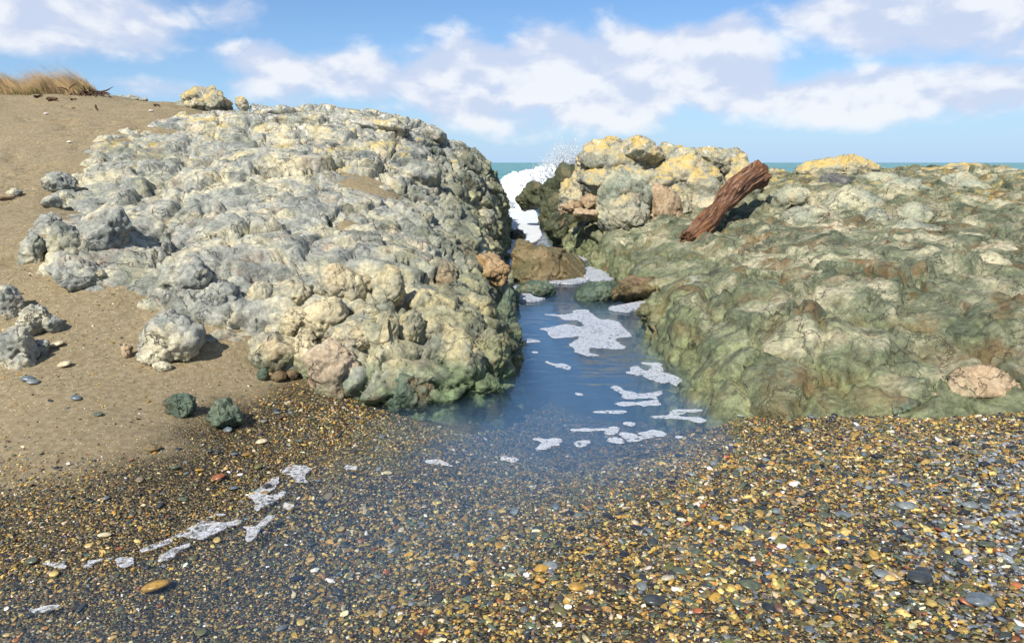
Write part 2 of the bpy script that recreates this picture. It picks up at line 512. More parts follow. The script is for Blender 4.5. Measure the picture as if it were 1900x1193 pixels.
lp = [at(*q) for q in [
    (600, 640, 4.85), (620, 725, 4.52), (700, 560, 5.3), (850, 560, 5.9), (900, 640, 5.4), (930, 560, 6.5), (850, 690, 4.95), (400, 540, 5.5), (300, 560, 5.15), (480, 570, 5.3),
    (600, 460, 6.4), (300, 460, 6.4), (850, 460, 7.8), (920, 450, 10), (250, 380, 7.2), (600, 380, 7.6), (850, 380, 9.5), (930, 380, 13), (200, 310, 8.8), (450, 300, 9.0),
    (700, 300, 9.5), (850, 300, 12), (925, 330, 16), (350, 240, 10.5), (550, 232, 11), (700, 222, 12), (800, 246, 13.5), (885, 290, 15.5), (460, 204, 12.5), (600, 216, 12)]]
lp += [np.array(q) for q in [(-2.5, 16, 1.9), (-5, 16, 2.1), (-.7, 19, 1.1), (-2.5, 20, .8), (-5, 20, 1.2), (-7.5, 9, 1.4), (-8, 14, 2.3)]]
for px_, py_, up_ in [(185, 262, .03), (140, 320, .02), (95, 345, -.02), (75, 400, .02), (110, 430, .08), (40, 480, .03), (90, 500, .06), (150, 500, .10), (170, 440, .12), (140, 550, -.03), (200, 400, .08), (240, 300, .05), (290, 258, .04)]:
    d_ = ray(px_, py_); Yq = np.arange(2, 20, .01); tq = Yq / d_[1]
    iq = np.nonzero(EYE + d_[2] * tq <= ground(d_[0] * tq, Yq))[0][0]
    lp.append(np.array([d_[0] * tq[iq], Yq[iq], EYE + d_[2] * tq[iq] + up_]))
tpsL = TPS(lp, 5e-3)
outlineL = [tuple(level(*q)[:2]) for q in [(575, 735, .03), (660, 762, .0), (760, 775, -.05), (880, 750, .0), (948, 722, .0), (978, 680, .0), (962, 610, .0), (952, 545, .0),
                                           (942, 500, .0), (940, 440, .0), (946, 402, .0)]]
outlineL += [(-.05, 23), (-1.5, 24), (-6, 22), (-8, 15)]
outlineL += [tuple(at(*q)[:2]) for q in [(330, 212, 11.9)]]
for px_, py_ in [(160, 250), (120, 310), (62, 335), (52, 400), (8, 480), (40, 528), (110, 562), (215, 556)]:
    d_ = ray(px_, py_); Yq = np.arange(2, 20, .01); tq = Yq / d_[1]
    iq = np.nonzero(EYE + d_[2] * tq <= ground(d_[0] * tq, Yq))[0][0]
    outlineL.append((d_[0] * tq[iq], Yq[iq]))
outlineL += [tuple(at(*q)[:2]) for q in [(285, 605, 4.98), (370, 616, 4.92), (470, 608, 4.98), (545, 650, 4.75)]]

rp = [at(*q) for q in [
    (1450, 705, 4.72), (1500, 620, 5.2), (1520, 560, 5.9), (1560, 508, 6.8), (1300, 600, 5.9), (1255, 690, 5.15), (1350, 522, 7.2), (1230, 540, 7.7), (1700, 600, 5.3), (1800, 660, 4.6), (1880, 695, 4.25), (1800, 715, 4.3), (1700, 700, 4.55),
    (1880, 600, 4.95), (1880, 520, 6.1), (1850, 450, 8.0), (1700, 470, 7.8), (1600, 450, 8.5), (1450, 462, 9.0), (1300, 470, 9.5), (1150, 492, 9.8), (1150, 440, 11.5), (1080, 440, 12.5),
    (1050, 472, 11), (1600, 385, 10.5), (1750, 385, 10.5), (1880, 390, 10.5), (1450, 400, 11), (1300, 400, 12), (1550, 345, 12.5), (1750, 340, 13), (1880, 345, 13), (1600, 322, 15),
    (1800, 326, 15), (1900, 324, 15.5), (2150, 470, 7.6), (2150, 600, 5.0), (2100, 700, 4.2), (2200, 360, 13)]]
rp += [np.array(q) for q in [(3, 20, .8), (6, 20, .95), (10, 19, .9), (4, 25, -.3), (9, 25, -.3), (1.3, 18, .3), (15, 14, 1.2)]]
tpsR = TPS(rp, 5e-3)
outlineR = [tuple(level(*q)[:2]) for q in [(1172, 575, .0), (1190, 640, .0), (1250, 715, .0), (1325, 762, .0), (1420, 788, .03), (1650, 796, .11), (1780, 800, .17), (1900, 796, .25),
                                           (2150, 780, .30)]]
outlineR += [(14, 5), (18, 14), (16, 24), (9, 27), (3, 27), (1.2, 25)]
outlineR += [tuple(level(*q)[:2]) for q in [(998, 400, .0), (1003, 430, .0), (1040, 462, .0), (1090, 492, .0), (1130, 530, .0), (1168, 562, .0)]]


def outcrop_height(tps, outline, wall):
    def f(x, y):
        x = np.asarray(x, float); y = np.asarray(y, float)
        q = np.stack([x.ravel() * 1.6, y.ravel() * 1.6, np.zeros(x.size)], 1)
        d = poly_sd(outline, x, y) + 0.12 * fbm(q, 3, 5).reshape(x.shape)
        floor = np.minimum(ground(x, y), 0.3) - 0.6
        floor = np.where(ground(x, y) > 0.3, ground(x, y) - 0.45, floor)
        t = np.clip(d / wall, 0, 1)
        gz = np.sqrt(np.clip(1 - (1 - t) ** 2.2, 0, 1))
        top = np.maximum(tps(x, y), floor + 0.02)
        return floor + (top - floor) * gz
    return f


topL = outcrop_height(tpsL, outlineL, 0.34)
topR = outcrop_height(tpsR, outlineR, 0.45)


def hit(px, py, f, y0=2.0, y1=30.0):
    d = ray(px, py)
    Y = np.arange(y0, y1, 0.01)
    t = Y / d[1]
    X, Z = d[0] * t, EYE + d[2] * t
    b = np.nonzero(Z <= f(X, Y))[0]
    i = b[0] if len(b) else len(Y) - 1
    return np.array([X[i], Y[i], Z[i]])


# ------------------------------------------------------------------ ground: dune sand, beach and pool bed, one sheet
def sand_mat():
    m, g = new_mat('sand_and_shingle')
    geo = g.n('ShaderNodeNewGeometry')
    pos = geo.outputs['Position']
    x, y, z = g.sep(pos)
    n = g.noise(pos, 1.3, 5.0, 0.6)
    sand = g.ramp(g.noise(pos, 26.0, 7.0, 0.75), [(0.30, (0.120, 0.095, 0.050)), (0.5, (0.228, 0.185, 0.108)), (0.70, (0.345, 0.285, 0.178))])
    sand = g.mix(g.math('MULTIPLY', g.rng(n, 0.35, 0.7), 0.35), sand, (0.28, 0.205, 0.11))
    speck = g.vor(pos, 60.0, 'F1', 0)
    spk = g.vor(pos, 60.0, 'F1', 1)
    sv = g.sep(spk)[0]
    sand = g.mix(g.math('MULTIPLY', g.rng(speck, 0.28, 0.15), g.rng(sv, 0.80, 0.82)), sand, (0.62, 0.56, 0.42))
    sand = g.mix(g.math('MULTIPLY', g.rng(speck, 0.28, 0.15), g.rng(sv, 0.14, 0.12)), sand, (0.09, 0.075, 0.05))
    # damp grit under the pebbles near the water
    gc = g.vor(pos, 110.0, 'F1', 1)
    grit = g.ramp(g.sep(gc)[0], [(0.0, (0.020, 0.018, 0.012)), (0.35, (0.055, 0.046, 0.028)), (0.6, (0.13, 0.085, 0.030)), (0.8, (0.20, 0.15, 0.07)), (0.95, (0.36, 0.29, 0.16))], 'CONSTANT')
    right = g.rng(x, 0.15, 0.7)
    zz = g.math('ADD', z, g.math('MULTIPLY', g.math('SUBTRACT', n, 0.5), 0.22))
    near = g.math('MAXIMUM', g.rng(zz, 0.20, 0.10), right)
    col = g.mix(near, sand, grit)
    rough = g.math('SUBTRACT', 0.95, g.math('MULTIPLY', near, 0.45))
    h = g.math('ADD', g.math('MULTIPLY', g.noise(pos, 30.0, 6.0, 0.7), 0.5), g.math('MULTIPLY', g.vor(pos, 110.0, 'F1', 0), g.math('MULTIPLY', near, -0.7)))
    h = g.math('ADD', h, g.math('MULTIPLY', g.noise(pos, 7.0, 4.0, 0.6), 0.8))
    g.out(g.bsdf(col, rough, g.bump(h, 0.7, 0.02), 0.3))
    return m


M_SAND = sand_mat()
gx = lines([(-60, -20, 4), (-20, -9.5, .5), (-9.5, 5, .05), (5, 14, .3), (14, 60, 4)])
gy = lines([(-30, -4, 3), (-4, 1.4, .3), (1.4, 15, .05), (15, 30, .4), (30, 60, 5)])
GX, GY = np.meshgrid(gx, gy)
GZ = ground(np.clip(GX, -19, 14), np.clip(GY, -4, 33))
q = np.stack([GX.ravel(), GY.ravel(), np.zeros(GX.size)], 1)
dunes = sstep(0.25, 0.9, GZ.ravel())
rel = 0.045 * fbm(q * 0.9, 3, 3) * dunes
pits = fbm(q * 3.4 + 7.7, 3, 9)                                 # wind-blurred footprints
rel += dunes * (-0.05 * sstep(0.18, 0.45, pits) + 0.016 * fbm(q * 8.0, 2, 12))
rel += 0.006 * fbm(q * 5.0, 3, 31)
GZ = GZ + rel.reshape(GZ.shape)
GV = np.stack([GX.ravel(), GY.ravel(), GZ.ravel()], 1)
link('ground', mesh_np('ground', GV, grid_faces(len(gx), len(gy))), M_SAND, kind='structure', label='brown dune sand running down to the wet shingle and the pool bed')
print('ground', round(time.time() - T0, 1))


# ------------------------------------------------------------------ outcrops
def remesh(V, Fc, voxel):
    me = mesh_np('tmp', V, Fc)
    o = bpy.data.objects.new('tmp', me)
    COL.objects.link(o)
    md = o.modifiers.new('r', 'REMESH')
    md.mode, md.voxel_size, md.use_smooth_shade = 'VOXEL', voxel, True
    dg = bpy.context.evaluated_depsgraph_get()
    ev = o.evaluated_get(dg)
    em = ev.to_mesh()
    n = len(em.vertices)
    co = np.empty(n * 3, np.float32); em.vertices.foreach_get('co', co)
    no = np.empty(n * 3, np.float32); em.vertex_normals.foreach_get('vector', no)
    k = len(em.polygons)
    lt = np.empty(k, np.int32); em.polygons.foreach_get('loop_total', lt)
    li = np.empty(len(em.loops), np.int32); em.loops.foreach_get('vertex_index', li)
    assert lt.min() == 4 and lt.max() == 4
    ev.to_mesh_clear()
    bpy.data.objects.remove(o)
    bpy.data.meshes.remove(me)
    return co.reshape(-1, 3).astype(float), no.reshape(-1, 3).astype(float), li.reshape(-1, 4)


def rock_relief(p, seed, cell=0.42, a1=0.12, a2=0.030, a3=0.012, flat=(1.0, 1.0, 1.6), tilt=0.0, crack=1.0, a0=0.10, cell0=1.25, fade=0.0, dm=0.6, off=0.0, fold=0.0):
    """outward displacement of pillow-like weathered rock"""
    ct, st = math.cos(tilt), math.sin(tilt)
    pr = np.stack([p[:, 0] * ct + p[:, 2] * st, p[:, 1], -p[:, 0] * st + p[:, 2] * ct], 1)
    w = pr + 0.16 * np.stack([fbm(pr * 2.1 + 3, 3, seed + 1), fbm(pr * 2.1 + 13, 3, seed + 2), fbm(pr * 2.1 + 23, 3, seed + 3)], 1)
    q = w * np.array(flat)
    F1, F2, T, Lf = facets(q / cell, seed)
    e = F2 - F1
    pres = sstep(-0.35, 0.3, fbm(pr * 0.8, 2, seed + 8))
    dome = np.sqrt(np.clip(1 - (F1 / 1.05) ** 2, 0, 1))
    am = 1.0 - fade * sstep(0.35, 1.0, p[:, 2])
    a1 = a1 * am
    d = a1 * (dm * dome - dm + 1.0 * T + 0.6 * Lf)
    d -= crack * (a1 * 0.85 + 0.02) * (1 - sstep(0.0, 0.09, e)) * (0.2 + 0.8 * pres)
    B1, B2, T0_, L0 = facets(q / cell0 + 2.7, seed + 90)
    d += a0 * (1.0 * T0_ + 0.7 * L0) - 0.9 * a0 * (1 - sstep(0.0, 0.05, B2 - B1))
    q2 = q + 0.04 * fbm(pr * 6, 2, seed + 40)[:, None]
    G1, G2, T2, L2 = facets(q2 / (cell * 0.40) + 5.3, seed + 50)
    d += a2 * (0.5 * np.sqrt(np.clip(1 - G1 ** 2, 0, 1)) - 0.4 + 1.5 * T2 + 1.0 * L2)
    d -= crack * a2 * 0.7 * (1 - sstep(0, 0.10, G2 - G1)) * sstep(-0.2, 0.3, fbm(pr * 2.0, 2, seed + 9))
    H1, H2, T3, L3 = facets(q2 / (cell * 0.17) + 9.1, seed + 70)
    d += a2 * 0.30 * (1.4 * T3 + L3)
    d += a3 * fbm(pr * 5.0, 5, seed + 20, 0.55, ridged=True)
    if fold:
        d = d + fold * fbm(pr * np.array([1.9, 0.9, 1.4]), 3, seed + 33, 0.45, ridged=True)
    return d + off


def outcrop(name, f, xs, ys, voxel, seed, mat, label, **kw):
    X, Y = np.meshgrid(xs, ys)
    Z = f(X, Y)
    low = np.minimum(ground(X, Y) - 0.75, Z - 0.12)
    nx, ny = len(xs), len(ys)
    V = np.concatenate([np.stack([X.ravel(), Y.ravel(), Z.ravel()], 1), np.stack([X.ravel(), Y.ravel(), low.ravel()], 1)])
    Ft = grid_faces(nx, ny)
    Fb = Ft[:, ::-1] + nx * ny
    b = np.concatenate([np.arange(nx), np.arange(1, ny) * nx + nx - 1, (ny - 1) * nx + np.arange(nx - 2, -1, -1), np.arange(ny - 2, 0, -1) * nx])
    b2 = np.roll(b, -1)
    Fs = np.stack([b, b + nx * ny, b2 + nx * ny, b2], 1)
    co, no, Fq = remesh(V, np.concatenate([Ft, Fb, Fs]), voxel)
    keep = co[:, 2] > np.maximum(np.minimum(ground(co[:, 0], co[:, 1]) - 0.22, 9), -0.75)
    keep &= no[:, 2] > -0.6
    fk = keep[Fq].all(1)
    Fq = Fq[fk]
    used = np.zeros(len(co), bool); used[Fq.ravel()] = True
    idx = np.cumsum(used) - 1
    co, no, Fq = co[used], no[used], idx[Fq]
    d = rock_relief(co, seed, **kw)
    co = co + no * d[:, None]
    print(name, len(co), round(time.time() - T0, 1))
    return link(name, mesh_np(name, co, Fq), mat, label=label, cat='rock outcrop')


left_outcrop = outcrop('rock_outcrop', topL, np.arange(-8.2, .32, .05), np.arange(4.2, 23.6, .06), 0.0235, 11, M_LEFT,
                       'large pale grey and cream domed outcrop rising from the sand left of the channel', tilt=0.25, flat=(0.7, 1.0, 1.8), fade=0.35, cell=0.50, a1=0.11, a2=0.025, a0=0.11, dm=0.22, crack=1.9, off=0.01)
right_outcrop = outcrop('rock_outcrop', topR, np.arange(.4, 12.0, .05), np.arange(4.0, 22.6, .06), 0.027, 23, M_RIGHT,
                        'low olive green outcrop sloping into the pool on the right of the channel', cell=0.60, a1=0.060, a2=0.024, a3=0.014, flat=(1.15, 0.75, 1.1), tilt=-0.35, a0=0.095, cell0=1.35, dm=0.25, crack=1.5, off=0.06, fold=0.085)

# ------------------------------------------------------------------ boulders
_ico = {}


def ico(sub):
    if sub not in _ico:
        bm = bmesh.new()
        bmesh.ops.create_icosphere(bm, subdivisions=sub, radius=1.0)
        bm.verts.ensure_lookup_table()
        V = np.array([v.co[:] for v in bm.verts]); Fc = np.array([[v.index for v in f.verts] for f in bm.faces])
        bm.free()
        _ico[sub] = (V, Fc)
    return _ico[sub]


def boulder_mesh(name, rx, ry, rz, seed, ang=0.4, cracks=1.0, sub=5, rough=1.0):
    V, Fc = ico(sub)
    r = np.random.default_rng(seed)
    # planes shave the ball into a weathered block
    N = r.normal(size=(15, 3)); N /= np.linalg.norm(N, axis=1)[:, None]
    D = r.uniform(0.58, 0.95, 15)
    dots = V @ N.T
    lim = np.where(dots > 0.05, D[None, :] / np.maximum(dots, 0.05), 9.0)
    k = 8.0 + 26.0 * ang * ang
    poly = -np.log(np.exp(-k * np.clip(lim, 0, 4)).sum(1) + math.exp(-k * 1.08)) / k
    rad = (1 - ang) * 0.95 + ang * np.clip(poly, 0.3, 1.15) * 1.08
    P = V * rad[:, None]
    S = np.array([rx, ry, rz])
    size = float(np.mean(S))
    Q = P * S + r.uniform(-50, 50, 3)
    n = V / S; n /= np.linalg.norm(n, axis=1)[:, None]
    d = 0.20 * size * fbm(Q / size * 0.9, 3, seed)
    wq = Q + 0.12 * size * np.stack([fbm(Q / size * 2 + k2 * 7, 3, seed + 4 + k2) for k2 in range(3)], 1)
    F1, F2, Tt, Lf = facets(wq / (size * 0.95), seed)
    d += size * (0.17 * Tt + 0.12 * Lf) * (0.4 + 0.6 * ang) - cracks * 0.085 * size * (1 - sstep(0, .07, F2 - F1))
    G1, G2, T2, L2 = facets(wq / max(min(size * 0.36, 0.15), 0.02) + 3.3, seed + 9)
    g2 = min(0.10 * size, 0.035) * rough
    d += g2 * (1.0 * T2 + 0.7 * L2) - cracks * g2 * 0.5 * (1 - sstep(0, .09, G2 - G1)) * (fbm(Q / size * 1.3, 2, seed + 15) > 0)
    d += rough * min(0.06 * size, 0.020) * fbm(Q / min(size * 0.45, 0.16), 5, seed + 30, 0.55, ridged=True)
    return mesh_np(name, P * S + n * d[:, None], Fc)


def boulder(spec, mat, name='boulder', f=None, Y=None, parent=None, label=None, cat=None, group=None, seed=0, ang=0.4, cracks=1.0, depth=1.0, sink=0.25, tilt=0.0, yaw=0.0, sub=5, rough=1.0, push=0.35):
    """spec = (px, py, half width px, half height px) as surveyed; depth = length away from us over width"""
    px, py, hw, hh = spec
    if Y is None:
        base = hit(px, py + hh * (1 - sink), f)
        Y = base[1] + 0.0
    c = at(px, py, Y)
    s = np.linalg.norm(c - np.array([0, 0, EYE])) / math.hypot(F_PX, math.hypot(px - CX, py - CY)) * 1.0
    rx, rz = hw * s, hh * s * 1.06
    ry = rx * depth
    if f is not None:
        c = c + np.array([0, ry * push, 0])
    me = boulder_mesh(name, rx, ry, rz, seed, ang, cracks, sub, rough)
    o = link(name, me, mat, parent, label, cat, group)
    o.location = c
    o.rotation_euler = (R(-8), R(tilt), R(yaw))
    return o


# lumps that belong to the left outcrop
def part_name(hw, hh):
    return 'rock_slab' if hw > 1.9 * hh else ('rock_boss' if hh > 44 else 'rock_lump')


lump_look = {'pinkish_lump_rock': 'pinkish rounded lump with a vertical crack', 'wet_green_stone': 'dark green wet algae-covered lump'}
lumpsL = [  # px, py, hw, hh, mat, ang, tilt, depth
    (612, 690, 52, 66, M_PINK, .65, 12, .8), (712, 632, 30, 55, M_FRONT, .7, 8, 1.0), (645, 634, 38, 28, M_FRONT, .7, 15, .9), (600, 606, 46, 48, M_FRONT, .55, 10, .9),
    (484, 556, 25, 32, M_FRONT, .6, 0, 1.0), (534, 553, 35, 33, M_FRONT, .7, 5, 1.0), (547, 606, 42, 28, M_FRONT, .6, -15, .9), (632, 543, 50, 36, M_FRONT, .7, 18, 1.0),
    (717, 548, 38, 46, M_FRONT, .7, 22, 1.0), (790, 574, 46, 36, M_FRONT, .7, 15, 1.0), (888, 580, 34, 36, M_FRONT, .7, 10, 1.0), (818, 513, 32, 28, M_FRONT, .6, 25, 1.0),
    (809, 622, 40, 27, M_FRONT, .7, 10, .9), (733, 690, 24, 18, M_FRONT, .6, 10, .9), (750, 738, 44, 40, M_GREEN, .7, 20, .8), (786, 735, 22, 28, M_GREEN, .7, 10, .8),
    (893, 722, 44, 20, M_FRONT, .7, 8, .9), (905, 672, 42, 50, M_FRONT, .7, 15, .9), (938, 590, 22, 52, M_GREEN, .6, 5, 1.2), (850, 680, 56, 52, M_FRONT, .65, 18, .8),
    (503, 616, 15, 13, M_FRONT, .6, 0, 1.0), (680, 588, 30, 22, M_FRONT, .7, 10, .9), (760, 615, 26, 32, M_FRONT, .7, 5, .9), (566, 660, 26, 52, M_FRONT, .6, -5, .8),
    (690, 700, 22, 38, M_FRONT, .6, -8, .9),
    (772, 328, 48, 28, M_LEFT, .7, 12, 1.0), (899, 410, 23, 21, M_BUFF, .6, 0, 1.0), (845, 365, 30, 22, M_LEFT, .7, 10, 1.0), (700, 238, 62, 20, M_LEFT, .7, 8, .8), (795, 252, 36, 18, M_LEFT, .7, 20, .9),
    (860, 302, 34, 22, M_LEFT, .6, 25, .9), (520, 212, 40, 14, M_LEFT, .6, 5, .9), (330, 525, 46, 44, M_LEFT, .7, 20, .9), (395, 565, 40, 36, M_LEFT, .7, 15, .9)]
for i, (px, py, hw, hh, mt, an, tl, dp) in enumerate(lumpsL):
    boulder((px, py, hw, hh), mt, part_name(hw, hh), label=lump_look.get(mt.name), f=topL, parent=left_outcrop, seed=100 + i, ang=an, tilt=tl, depth=dp, sink=0.75, sub=5 if py > 500 else 4, cracks=1.0, push=-.15 if i == 0 else (.3 if i in (14, 15, 16) else .8))
lumpsR = [
    (1515, 416, 46, 24, M_PALE2, .55, 10, .9), (1584, 390, 52, 32, M_PALE2, .55, -5, .9), (1626, 411, 28, 19, M_PALE2, .55, 5, 1.0), (1701, 405, 30, 21, M_PALE2, .3, 0, 1.0),
    (1710, 433, 46, 14, M_PALE2, .6, 0, .9), (1477, 374, 34, 18, M_PALE2, .7, -10, 1.0), (1553, 346, 25, 17, M_GREY, .6, 0, 1.0), (1688, 356, 46, 18, M_PALE2, .7, 0, 1.0),
    (1442, 328, 18, 11, M_LICHEN, .6, 0, 1.0), (1774, 322, 62, 10, M_LICHEN, .7, 0, .8), (1800, 350, 50, 16, M_PALE2, .7, 5, 1.0), (1640, 345, 38, 18, M_PALE2, .7, 0, 1.0),
    (1690, 760, 30, 20, M_GREEN, .6, 0, .9),

    (1226, 577, 36, 32, M_RIGHT, .7, -15, 1.0), (1294, 533, 40, 18, M_PALE2, .6, -15, 1.0), (1201, 620, 26, 26, M_GREEN, .65, -10, 1.0),
    (1850, 500, 46, 24, M_PALE2, .7, 5, .9)]
for i, (px, py, hw, hh, mt, an, tl, dp) in enumerate(lumpsR):
    if py < 450:
        hw, hh = hw * 1.25, hh * 1.3
    boulder((px, py, hw, hh), mt, part_name(hw, hh), f=topR, parent=right_outcrop, seed=200 + i, ang=an, tilt=tl, depth=dp, sink=0.75, sub=5 if py > 500 else 4, cracks=.8, push=0.85 if (py > 450 and px > 1300) else (0.35 if py > 450 else 0.42))

# the upright rock between the channel and the log
stack = bpy.data.objects.new('rock_stack', None)
COL.objects.link(stack)
stack.location = (0, 0, 0)
stack['label'] = 'tall buff rock with orange lichen on top, between channel and log'
stack['category'] = 'rock'
stackB = [  # px, py, hw, hh, Y, mat, ang, tilt, depth
    (1235, 345, 135, 62, 13.2, M_BUFF, .75, 0, .5), (1150, 305, 72, 42, 12.9, M_BUFF, .85, 0, .7), (1190, 284, 38, 26, 12.8, M_BUFF, .75, 5, .9), (1335, 300, 62, 40, 13.0, M_BUFF, .85, 8, .8),
    (1262, 312, 56, 32, 12.9, M_BUFF, .85, -5, .8), (1305, 352, 58, 46, 12.6, M_BUFF, .9, 5, .7), (1160, 372, 54, 58, 12.2, M_PALE2, .75, 10, .8), (1166, 405, 42, 43, 11.8, M_BUFF, .6, 20, .8),
    (1225, 388, 44, 54, 12.1, M_TAN, .75, -8, .8), (1072, 352, 34, 42, 13.2, M_BUFF, .85, 0, .9), (1102, 305, 36, 40, 13.1, M_BUFF, .9, -10, .9), (1310, 388, 42, 28, 12.3, M_BUFF, .9, -25, .8),
    (1095, 375, 24, 16, 12.5, M_TAN, .7, -10, 1.0), (1360, 318, 40, 38, 12.9, M_BUFF, .85, 10, .9), (1210, 345, 60, 30, 12.5, M_BUFF, .85, 0, .7), (1110, 345, 34, 26, 12.7, M_BUFF, .9, 0, .9),
    (1285, 330, 60, 34, 12.7, M_BUFF, .9, 6, .7), (1140, 335, 58, 30, 12.6, M_BUFF, .9, -6, .7), (1375, 345, 34, 40, 12.6, M_BUFF, .85, 0, .8), (1260, 372, 30, 30, 12.2, M_BUFF, .9, 12, .8),
    (1345, 372, 38, 26, 12.4, M_BUFF, .9, -12, .8), (1060, 385, 26, 14, 12.6, M_TAN, .9, -20, .9), (1088, 398, 24, 12, 12.2, M_TAN, .9, 10, .9)]
for i, (px, py, hw, hh, Y, mt, an, tl, dp) in enumerate(stackB):
    boulder((px, py, hw, hh), mt, 'rock_slab' if hw > 1.9 * hh else ('rock_knob' if hw < 30 else 'rock_block'), Y=Y, parent=stack, seed=300 + i, ang=an, tilt=tl, depth=dp, sub=5, cracks=1.1)

